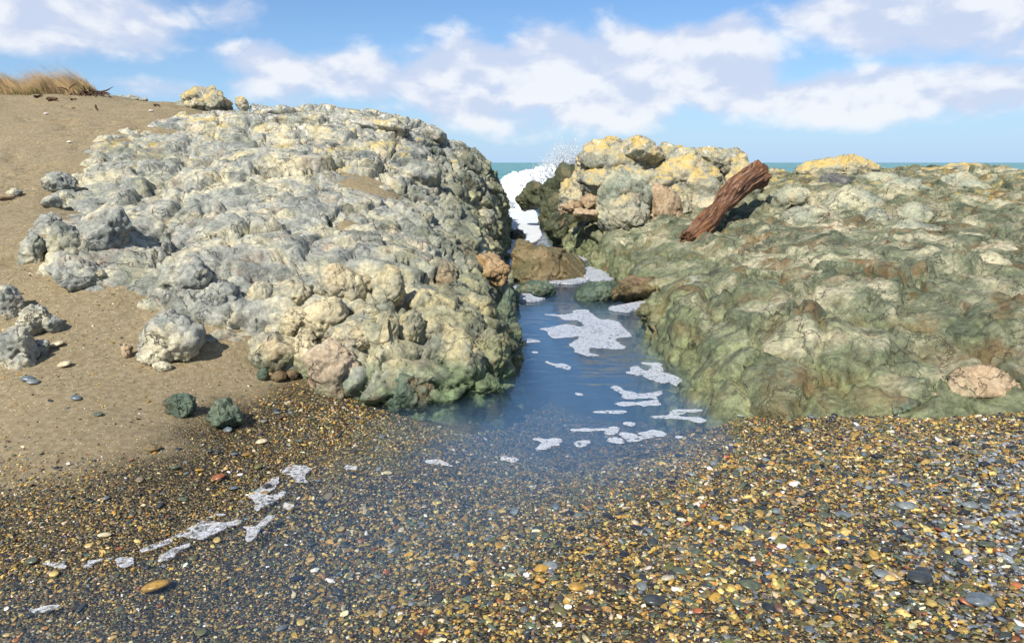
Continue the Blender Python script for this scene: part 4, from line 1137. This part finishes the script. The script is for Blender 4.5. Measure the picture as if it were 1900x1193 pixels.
# ------------------------------------------------------------------ driftwood log
def log_mat():
    m, g = new_mat('red_brown_driftwood')
    tc = g.n('ShaderNodeTexCoord').outputs['Object']
    gv = g.vmath('MULTIPLY', tc, (0.10, 1.0, 1.0))
    f = g.noise(gv, 26.0, 8.0, 0.7, 0.6)
    col = g.ramp(f, [(0.33, (0.030, 0.013, 0.009)), (0.45, (0.125, 0.062, 0.038)), (0.54, (0.24, 0.128, 0.074)), (0.66, (0.46, 0.32, 0.21))])
    col = g.mix(g.math('MULTIPLY', g.rng(g.noise(tc, 4.0, 4.0), 0.5, 0.66), 0.45), col, (0.33, 0.14, 0.050))
    pale = g.math('MULTIPLY', g.rng(g.noise(g.vmath('MULTIPLY', tc, (0.35, 1, 1)), 7.0, 6.0, 0.7), 0.64, 0.72), 0.65)
    col = g.mix(pale, col, (0.55, 0.42, 0.36))
    h = g.math('ADD', f, g.math('MULTIPLY', g.noise(gv, 70.0, 4.0, 0.6), 0.4))
    g.out(g.bsdf(col, 0.85, g.bump(h, 1.0, 0.05), 0.25))
    return m


A, B = at(1274, 456, 10.0), at(1406, 332, 11.5)
L = np.linalg.norm(B - A)
nu, nv = 190, 150
u = np.linspace(0, 1, nu)
th = np.linspace(0, 2 * math.pi, nv, endpoint=False)
U, TH = np.meshgrid(u, th, indexing='ij')
rad = 0.118 + 0.05 * U - 0.035 * np.exp(-((U - .42) / .08) ** 2) + 0.015 * np.exp(-((U - .95) / .08) ** 2) + 0.02 * np.exp(-((U - .2) / .1) ** 2)
tw = TH + 0.5 * U
q = np.stack([np.cos(tw).ravel() * 2.2, np.sin(tw).ravel() * 2.2, U.ravel() * 2.4], 1)
ridge = fbm(q * 1.5, 5, 8, .6, True).reshape(U.shape)
lump = fbm(q * .5 + 4, 3, 3).reshape(U.shape)
fine = fbm(np.stack([np.cos(tw).ravel() * 9, np.sin(tw).ravel() * 9, U.ravel() * 5], 1), 4, 5, .6, True).reshape(U.shape)
rr = rad * (1 + .20 * lump + .17 * ridge + .13 * fine)
for (ku, kt, ka, kw) in [(.93, 1.9, .08, .05), (.62, 2.4, .06, .05), (.30, 2.0, .05, .05), (.98, 4.6, .05, .05)]:
    dth = np.angle(np.exp(1j * (TH - kt)))
    rr += ka * np.exp(-((U - ku) / kw) ** 2 - (dth / .35) ** 2)
xx = U * L + np.where(U < .03, -1, 1) * 0 + (0.07 * fbm(np.stack([np.cos(TH).ravel() * 3, np.sin(TH).ravel() * 3, U.ravel() * 0], 1), 3, 6).reshape(U.shape)) * (np.exp(-(1 - U) / .06) - np.exp(-U / .06))
bend = 0.05 * np.sin(U * math.pi) - 0.03 * np.sin(2 * math.pi * U)
LV = np.stack([xx, rr * np.cos(TH) + bend * .6, rr * np.sin(TH) + bend], 2).reshape(-1, 3)
i0 = (np.arange(nu - 1)[:, None] * nv + np.arange(nv)[None, :]).ravel()
i1 = (np.arange(nu - 1)[:, None] * nv + (np.arange(nv)[None, :] + 1) % nv).ravel()
LF = np.stack([i0, i1, i1 + nv, i0 + nv], 1)
me = mesh_np('trunk', LV, LF)
bm = bmesh.new(); bm.from_mesh(me); bm.verts.ensure_lookup_table()
for ring, sgn in ((0, 1), (nu - 1, -1)):                     # ragged broken ends
    bm.verts.ensure_lookup_table()
    vs = [bm.verts[ring * nv + j] for j in range(nv)]
    c = sum((v.co for v in vs), Vector()) / nv
    prev = vs
    for k, sc_ in enumerate((.75, .45, .2)):
        new = [bm.verts.new(c + (v.co - c) * sc_ + Vector((sgn * (.03 + .05 * mnoise.noise(v.co * (9 + k))), 0, 0))) for v in vs]
        for j in range(nv):
            f = (prev[j], prev[(j + 1) % nv], new[(j + 1) % nv], new[j])
            bm.faces.new(f if sgn < 0 else f[::-1])
        prev = new
    bm.faces.new(prev if sgn < 0 else prev[::-1])
bmesh.ops.recalc_face_normals(bm, faces=bm.faces)
for f in bm.faces:
    f.smooth = True
bm.to_mesh(me); bm.free()
logo = link('driftwood_log', me, log_mat(), None, 'weathered red brown driftwood log leaning on the rocks', 'log')
logo.location = A + np.array([0, -.05, .07])
logo.rotation_euler = Vector(B - A).to_track_quat('X', 'Z').to_euler()


# ------------------------------------------------------------------ dune grass, roots and litter
def blades(name, n, centre_fn, mat, hmin, hmax, lean, parent, w=.004):
    Vs, Fs, k = [], [], 0
    for i in range(n):
        b = centre_fn()
        h = random.uniform(hmin, hmax) * (.55 + .75 * max(0, mnoise.noise(Vector((b[0] * 2.6, b[1] * 2.6, 3.3))) + .45))
        az = random.uniform(0, math.tau)
        lx = lean * h * random.uniform(.5, 1.3) + random.gauss(0, .12) * h
        ly = random.gauss(0, .15) * h
        side = Vector((math.cos(az), math.sin(az), 0)) * w * random.uniform(.7, 1.6)
        for j in range(4):
            t = j / 3
            p = Vector((b[0] + lx * t ** 1.6, b[1] + ly * t, b[2] + h * t * (1 - .15 * t)))
            ww = side * (1 - .85 * t)
            Vs += [p - ww, p + ww]
        for j in range(3):
            Fs.append((k + 2 * j, k + 2 * j + 1, k + 2 * j + 3, k + 2 * j + 2))
        k += 8
    me = bpy.data.meshes.new(name); me.from_pydata([tuple(v) for v in Vs], [], Fs); me.update()
    return link(name, me, mat, parent)


def plain(name, c, rough=.8, var=.35, scale=6.0):
    m, g = new_mat(name)
    pos = g.n('ShaderNodeNewGeometry').outputs['Position']
    n = g.noise(pos, scale, 4.0, .65)
    col = g.mix(g.rng(n, .3, .7), tuple(q * (1 - var) for q in c), tuple(min(1, q * (1 + var)) for q in c))
    g.out(g.bsdf(col, rough, None, .3))
    return m


M_STRAW = plain('dry_grass', (.40, .28, .14), .8, .5, 3.0); M_BLADE = plain('green_grass', (.15, .17, .045)); M_ROOT = plain('root_wood', (.09, .05, .03))
tuft = bpy.data.objects.new('dune_grass', None); COL.objects.link(tuft)
tuft['label'] = 'wind-blown tan grass clump on the dune crest at top left'; tuft['category'] = 'grass clump'
tc0 = at(75, 168, 13.6)
tc0[2] = float(ground(tc0[0], tc0[1])[0])


def gbase():
    for _ in range(20):
        x = tc0[0] + random.uniform(-1.1, .86); y = tc0[1] + random.uniform(-.45, .6)
        if ((x - tc0[0] + .1) / 1.1) ** 2 + ((y - tc0[1] - .1) / .6) ** 2 < 1:
            break
    return (x, y, float(GZ[np.searchsorted(gy, y) - 1, np.searchsorted(gx, x) - 1]) - .02)


blades('dry_blades', 5200, gbase, M_STRAW, .14, .50, -.85, tuft)
blades('green_blades', 1800, gbase, M_BLADE, .10, .26, -.35, tuft, .005)


def tube(pts, r, name, mat, parent=None, label=None, cat=None, group=None, ns=7):
    P = [Vector(p) for p in pts]
    Vs, Fs = [], []
    for i, p in enumerate(P):
        d = (P[min(i + 1, len(P) - 1)] - P[max(i - 1, 0)]).normalized()
        a = d.orthogonal().normalized(); b = d.cross(a)
        rr_ = (r[i] if isinstance(r, (list, tuple)) else r) * random.uniform(.8, 1.2)
        for j in range(ns):
            t = math.tau * j / ns
            Vs.append(tuple(p + (a * math.cos(t) + b * math.sin(t)) * rr_))
    for i in range(len(P) - 1):
        for j in range(ns):
            Fs.append((i * ns + j, i * ns + (j + 1) % ns, (i + 1) * ns + (j + 1) % ns, (i + 1) * ns + j))
    Fs.append(tuple(range(ns))[::-1]); Fs.append(tuple((len(P) - 1) * ns + j for j in range(ns)))
    me = bpy.data.meshes.new(name); me.from_pydata(Vs, [], Fs); me.update()
    for f in me.polygons:
        f.use_smooth = True
    return link(name, me, mat, parent, label, cat, group)


def gz(x, y):
    return float(GZ[min(len(gy) - 1, np.searchsorted(gy, y)), min(len(gx) - 1, np.searchsorted(gx, x))])


for i in range(34):                                        # exposed roots hanging along the clump's edge
    t = i / 33
    if t < .6:
        b = at(128 + 44 * t / .6, 172 - 8 * t, 13.4)
    else:
        b = at(160 + 36 * (t - .6) / .4, 158 + 18 * (t - .6) / .4, 13.6)
    b = Vector(b); b.z = gz(b.x, b.y) + .05
    pts = [b]
    d = Vector((random.uniform(-.3, 1), random.uniform(-1, .3), random.uniform(-.6, .5))).normalized()
    for k in range(5):
        d = (d + Vector((random.gauss(0, .4), random.gauss(0, .4), random.gauss(0, .3) - .1))).normalized()
        pts.append(pts[-1] + d * .055)
    tube(pts, [.016, .014, .012, .010, .007, .004], 'root', M_ROOT, tuft)
sticks = [((572, 482), (684, 494), .03, 'thickest dark stick on the dune below the grass'), ((415, 470), (484, 440), .018, 'dark stick just below the middle of the grass clump'),
          ((826, 474), (905, 472), .014, 'straight dark twig on the dune below the roots'), ((836, 540), (892, 550), .010, 'thin dark twig below the straight one on the dune'),
          ((1115, 540), (1135, 588), .010, 'bent dark twig standing out on the dune crest'), ((1790, 560), (1860, 570), .012, 'dark twig on the sand left of the crest boulder')]
for (a, b, r_, lab) in sticks:
    pa = hit(a[0] / 6.28, 110 + a[1] / 6.28, ground); pb = hit(b[0] / 6.28, 110 + b[1] / 6.28, ground)
    pts = []
    for t in np.linspace(0, 1, 6):
        p = pa * (1 - t) + pb * t + np.array([0, random.gauss(0, .03), 0])
        pts.append((p[0], p[1], gz(p[0], p[1]) + r_ * .9))
    tube(pts, [r_, r_ * 1.2, r_, r_ * .9, r_ * .7, r_ * .4], 'stick', M_ROOT, None, lab, 'stick', 'sticks on the dune')
pa, pb = hit(0, 374, ground), hit(34, 371, ground)
pts = [(p[0], p[1], gz(p[0], p[1]) + .015) for p in [pa + (pb - pa) * t for t in np.linspace(-.3, 1, 6)]]
tube(pts, [.02, .02, .018, .016, .012, .006], 'stick', M_ROOT, None, 'dark stick on the sand at the left edge by the smallest stone', 'stick')

# ------------------------------------------------------------------ pebbles
PAL = np.array([(.40, .235, .050), (.28, .185, .055), (.50, .36, .12), (.024, .026, .030), (.045, .050, .050), (.085, .10, .065), (.13, .12, .045), (.12, .145, .16), (.085, .05, .03),
                (.55, .46, .29), (.72, .69, .62), (.26, .09, .035), (.17, .19, .185), (.20, .155, .10)])
PW = np.array([.13, .14, .10, .09, .10, .13, .12, .03, .07, .045, .012, .012, .025, .07]); PW = PW / PW.sum()
PALN = ['amber', 'ochre', 'honey yellow', 'black', 'dark slate', 'grey green', 'olive', 'blue grey', 'brown', 'cream', 'white', 'rust red', 'light grey', 'tan']


def pebble_mat():
    m, g = new_mat('pebble_stone')
    at1 = g.n('ShaderNodeAttribute', attribute_name='tint', attribute_type='INSTANCER').outputs['Color']
    tc = g.n('ShaderNodeTexCoord').outputs['Object']
    pos = g.n('ShaderNodeNewGeometry').outputs['Position']
    n = g.noise(pos, 70.0, 5.0, .65)
    col = g.mix(1.0, at1, g.rng(n, .25, .75, .62, 1.35), 'MULTIPLY')
    g.out(g.bsdf(col, g.rng(g.noise(pos, 3.0, 3.0), .35, .7, .22, .42), g.bump(n, .15, .004), .5))
    return m


M_PEB = pebble_mat()


def peb_density(x, y, z):
    nz = fbm(np.stack([x * 1.3, y * 1.3, x * 0], 1), 3, 41)
    left = 0.03 + .97 * sstep(.20, .07, z + .12 * nz)
    right = sstep(.1, .6, x)
    return np.maximum(left, right)


def scatter(n, smin, smax, power, xr, yr, mask=None):
    x = rng.uniform(*xr, n); y = rng.uniform(*yr, n)
    ok = (x > -0.82 * y - 1.1) & (x < 0.82 * y + 1.7)
    x, y = x[ok], y[ok]
    z = ground(x, y)
    ok = (z > -.55) & (rng.random(len(x)) < peb_density(x, y, z))
    ok &= (topL(x, y) < z + .05) & (topR(x, y) < z + .05)
    x, y, z = x[ok], y[ok], z[ok]
    s = smin * (smax / smin) ** (rng.random(len(x)) ** power)
    return x, y, z, s


def ground_mesh_z(x, y):
    ix = np.clip(np.searchsorted(gx, x) - 1, 0, len(gx) - 2); iy = np.clip(np.searchsorted(gy, y) - 1, 0, len(gy) - 2)
    fx = (x - gx[ix]) / (gx[ix + 1] - gx[ix]); fy = (y - gy[iy]) / (gy[iy + 1] - gy[iy])
    return (GZ[iy, ix] * (1 - fx) + GZ[iy, ix + 1] * fx) * (1 - fy) + (GZ[iy + 1, ix] * (1 - fx) + GZ[iy + 1, ix + 1] * fx) * fy


sets = [scatter(220000, .0048, .0095, 1.0, (-4.6, 5.6), (1.5, 6.2)), scatter(75000, .0085, .0155, 1.4, (-4.6, 5.6), (1.5, 6.2)), scatter(9400, .015, .024, 1.6, (-4.6, 5.6), (1.5, 6.0))]
x, y, z, s = [np.concatenate([q[i] for q in sets]) for i in range(4)]
# coarser towards the lower right of the beach, finer on the left and up the beach
coarse = 0.70 + 0.36 * sstep(.2, 2.2, x) * sstep(4.6, 2.4, y) - .10 * sstep(-.4, -1.6, x)
s = s * coarse * (1 + .30 * fbm(np.stack([x * .9 + y * .5, y * 1.6, x * 0], 1), 2, 63))
z = ground_mesh_z(x, y) + s * rng.uniform(.05, .45, len(s))
ci = rng.choice(len(PAL), len(x), p=PW)
tint = PAL[ci] * rng.uniform(.65, 1.35, (len(x), 1)) * rng.uniform(.9, 1.1, (len(x), 3))
# bleached drier crest of the beach at lower right: greyer stones there
dry = sstep(3.7, 2.9, y) * sstep(1.2, 2.0, x + .35 * fbm(np.stack([x, y, x * 0], 1), 2, 5)) * sstep(.12, .26, z)
tog = rng.random(len(x)) < dry * .38
tint[tog] = np.array([.17, .185, .195]) * rng.uniform(.5, 1.7, (tog.sum(), 1))
print('pebbles', len(x), round(time.time() - T0, 1))
me = bpy.data.meshes.new('pebble_shingle')
me.vertices.add(len(x)); me.vertices.foreach_set('co', np.stack([x, y, z], 1).astype(np.float32).ravel())
ash = np.stack([s * rng.uniform(.95, 1.5, len(s)), s * rng.uniform(.75, 1.0, len(s)), s * rng.uniform(.35, .62, len(s))], 1)
arot = np.stack([rng.normal(0, .28, len(s)), rng.normal(0, .28, len(s)), rng.uniform(0, math.tau, len(s))], 1)
for nm, dt, arr in (('size', 'FLOAT_VECTOR', ash), ('turn', 'FLOAT_VECTOR', arot)):
    a = me.attributes.new(nm, dt, 'POINT'); a.data.foreach_set('vector', arr.astype(np.float32).ravel())
a = me.attributes.new('pick', 'INT', 'POINT'); a.data.foreach_set('value', rng.integers(0, 7, len(x)).astype(np.int32))
a = me.attributes.new('tint', 'FLOAT_COLOR', 'POINT'); a.data.foreach_set('color', np.concatenate([tint, np.ones((len(x), 1))], 1).astype(np.float32).ravel())
po = link('pebble_shingle', me, None, None, 'wet multicoloured small pebbles and grit covering beach and pool bed', 'shingle', kind='stuff')
ng = bpy.data.node_groups.new('pebbles', 'GeometryNodeTree')
ng.interface.new_socket('Geometry', in_out='INPUT', socket_type='NodeSocketGeometry')
ng.interface.new_socket('Geometry', in_out='OUTPUT', socket_type='NodeSocketGeometry')
gi, go = ng.nodes.new('NodeGroupInput'), ng.nodes.new('NodeGroupOutput')
gl = ng.links.new
join = ng.nodes.new('GeometryNodeJoinGeometry')
for k in range(7):
    ic = ng.nodes.new('GeometryNodeMeshIcoSphere'); ic.inputs['Subdivisions'].default_value = 3; ic.inputs['Radius'].default_value = 1.0
    nt_ = ng.nodes.new('ShaderNodeTexNoise'); nt_.noise_dimensions = '4D'; nt_.inputs['W'].default_value = k * 3.7; nt_.inputs['Scale'].default_value = .75; nt_.inputs['Detail'].default_value = 1.0
    sub = ng.nodes.new('ShaderNodeVectorMath'); sub.operation = 'SUBTRACT'; sub.inputs[1].default_value = (.5, .5, .5)
    scl = ng.nodes.new('ShaderNodeVectorMath'); scl.operation = 'SCALE'; scl.inputs['Scale'].default_value = 1.5
    sp = ng.nodes.new('GeometryNodeSetPosition')
    sh = ng.nodes.new('GeometryNodeSetShadeSmooth')
    gti = ng.nodes.new('GeometryNodeGeometryToInstance')
    gl(ic.outputs[0], sp.inputs['Geometry']); gl(nt_.outputs['Color'], sub.inputs[0]); gl(sub.outputs[0], scl.inputs[0]); gl(scl.outputs[0], sp.inputs['Offset'])
    gl(sp.outputs[0], sh.inputs[0]); gl(sh.outputs[0], gti.inputs[0]); gl(gti.outputs[0], join.inputs[0])


def named(nm, dt):
    nd = ng.nodes.new('GeometryNodeInputNamedAttribute'); nd.data_type = dt; nd.inputs['Name'].default_value = nm
    return nd.outputs[0]


iop = ng.nodes.new('GeometryNodeInstanceOnPoints')
iop.inputs['Pick Instance'].default_value = True
e2r = ng.nodes.new('FunctionNodeEulerToRotation')
gl(named('turn', 'FLOAT_VECTOR'), e2r.inputs[0])
gl(gi.outputs[0], iop.inputs['Points']); gl(join.outputs[0], iop.inputs['Instance']); gl(named('pick', 'INT'), iop.inputs['Instance Index'])
gl(e2r.outputs[0], iop.inputs['Rotation']); gl(named('size', 'FLOAT_VECTOR'), iop.inputs['Scale'])
smt = ng.nodes.new('GeometryNodeSetMaterial'); smt.inputs['Material'].default_value = M_PEB
gl(iop.outputs[0], smt.inputs[0]); gl(smt.outputs[0], go.inputs[0])
md = po.modifiers.new('pebbles', 'NODES'); md.node_group = ng

# the larger pebbles, each a thing of its own
PM = []
for k in range(len(PAL)):
    m, g = new_mat('pebble_' + PALN[k].replace(' ', '_'))
    pos = g.n('ShaderNodeNewGeometry').outputs['Position']
    n = g.noise(pos, 45.0, 6.0, .65)
    c = tuple(PAL[k])
    col = g.mix(g.rng(n, .3, .7), tuple(q * .65 for q in c), tuple(q * 1.3 for q in c))
    g.out(g.bsdf(col, .33, g.bump(n, .2, .004), .5))
    PM.append(m)
protoP = {}


def big_pebble(x, y, s, ci, label, group, el=1.35, fl=.48, lift=.3, yaw=None):
    v = random.randrange(4)
    if (v, ci) not in protoP:
        if ('m', v) not in protoP:
            V, Fc = ico(3)
            P = V + .22 * np.stack([fbm(V * .8 + 3 * v, 2, v + 1), fbm(V * .8 + 9, 2, v + 2), fbm(V * .8 + 19, 2, v + 3)], 1)
            protoP[('m', v)] = (P, Fc)
        P, Fc = protoP[('m', v)]
        mm = mesh_np('pebble', P, Fc); mm.materials.append(PM[ci])
        protoP[(v, ci)] = mm
    o = link('pebble', protoP[(v, ci)], None, None, label, 'pebble', group)
    o.scale = (s * el, s, s * fl)
    o.rotation_euler = (random.gauss(0, .15), random.gauss(0, .15), random.uniform(0, math.tau) if yaw is None else yaw)
    o.location = (x, y, float(ground_mesh_z(np.array([x]), np.array([y]))[0]) + s * fl * lift + .004)
    return o


noted = [  # px, py, half length px, colour, label
    (1005, 1060, 14, 0, 'amber pebble beside a grey one where the shingle meets the clear water'), (1022, 1055, 14, 12, 'grey pebble touching the amber one at the shingle edge'),
    (1070, 1093, 16, 0, 'round amber pebble alone just right of the touching pair'), (1706, 1079, 22, 4, 'large dark slate oval pebble at lower right'), (1392, 1092, 18, 5, 'long dark green pebble at lower centre right'),
    (1815, 1134, 22, 7, 'largest blue grey oval pebble near the lower right corner'), (1788, 1175, 12, 11, 'round rust pebble near the bottom right'), (1450, 1018, 9, 10, 'white pebble standing out in the middle of the right shingle'),
    (1475, 901, 9, 10, 'bright white pebble high on the right shingle'), (1215, 1118, 20, 4, 'long dark pebble at bottom centre of the shingle'), (1800, 943, 14, 12, 'pale grey pebble of a group at the right'),
    (1635, 1072, 14, 12, 'grey oval pebble left of the large slate pebble'), (1680, 945, 16, 12, 'pale blue grey pebble in a row at right of the shingle'), (405, 888, 12, 11, 'red stone in the gravel above the left waterline'),
    (486, 823, 11, 9, 'cream oval pebble in the gravel below the larger green stone'), (120, 679, 12, 9, 'pinkish cream pebble on the sand below the left boulders'), (62, 712, 10, 12, 'rounded grey pebble on the sand at left'),
    (107, 642, 11, 9, 'flat cream pebble on the sand right of the left boulders'), (142, 742, 9, 7, 'blue grey flat pebble on the sand below the pinkish one'), (52, 706, 11, 7, 'flat slate pebble on the sand by the grey round one'),
    (183, 772, 8, 5, 'green flat pebble on the sand above the gravel'), (290, 1095, 22, 0, 'large amber pebble under shallow water at lower left'), (60, 1045, 10, 5, 'dark teal pebble in the foam at the left waterline')]
for (px, py, hl, ci, lab) in noted:
    p = hit(px, py, ground)
    big_pebble(p[0], p[1], hl * np.linalg.norm(p - np.array([0, 0, EYE])) / F_PX / 1.35, ci, lab, 'larger pebbles on the beach', yaw=random.uniform(-.4, .4), lift=.6)
n = 0
while n < 277:
    x_ = random.uniform(-1.9, 2.3); y_ = random.uniform(2.1, 4.3)
    if abs(x_) > .72 * y_:
        continue
    z_ = float(ground(x_, y_)[0])
    if z_ < -.12 or z_ > .45 or topR(np.array([x_]), np.array([y_]))[0] > z_ or topL(np.array([x_]), np.array([y_]))[0] > z_:
        continue
    if x_ < .3 and (random.random() < .55 or z_ > .12):
        continue
    ci = int(rng.choice(len(PAL), p=PW)) if random.random() < .5 else random.choice([3, 4, 5, 7, 12, 4, 5])
    where = 'under the clear shallow water' if z_ < -.01 else ('on the right-hand shingle' if x_ > .3 else 'on the left-hand gravel')
    big_pebble(x_, y_, random.uniform(.012, .021), ci, f'smooth {PALN[ci]} pebble, larger than its neighbours, {where}', f'{PALN[ci]} pebbles {where}', el=random.uniform(1.1, 1.7), fl=random.uniform(.35, .55), lift=.5)
    n += 1

# bleached shell scraps on the dune
M_SHELL = plain('bleached_shell', (.75, .72, .66), .6, .12)
for i, (px, py, lab) in enumerate([(86, 213, 'white shell scrap on the upper dune below the sticks'), (120, 234, 'brightest white shell scrap in the middle of the dune'), (281, 209, 'white shell scrap on the dune left of the crest boulder'),
                                   (129, 263, 'tiny white shell scrap on the lower dune')]):
    p = hit(px, py, ground)
    o = link('shell', boulder_mesh('shell', .035, .025, .012, 900 + i, .6, 0, 3), M_SHELL, None, lab, 'shell', 'shell scraps on the dune')
    o.location = (p[0], p[1], gz(p[0], p[1]) + .01)
print('script', round(time.time() - T0, 1))
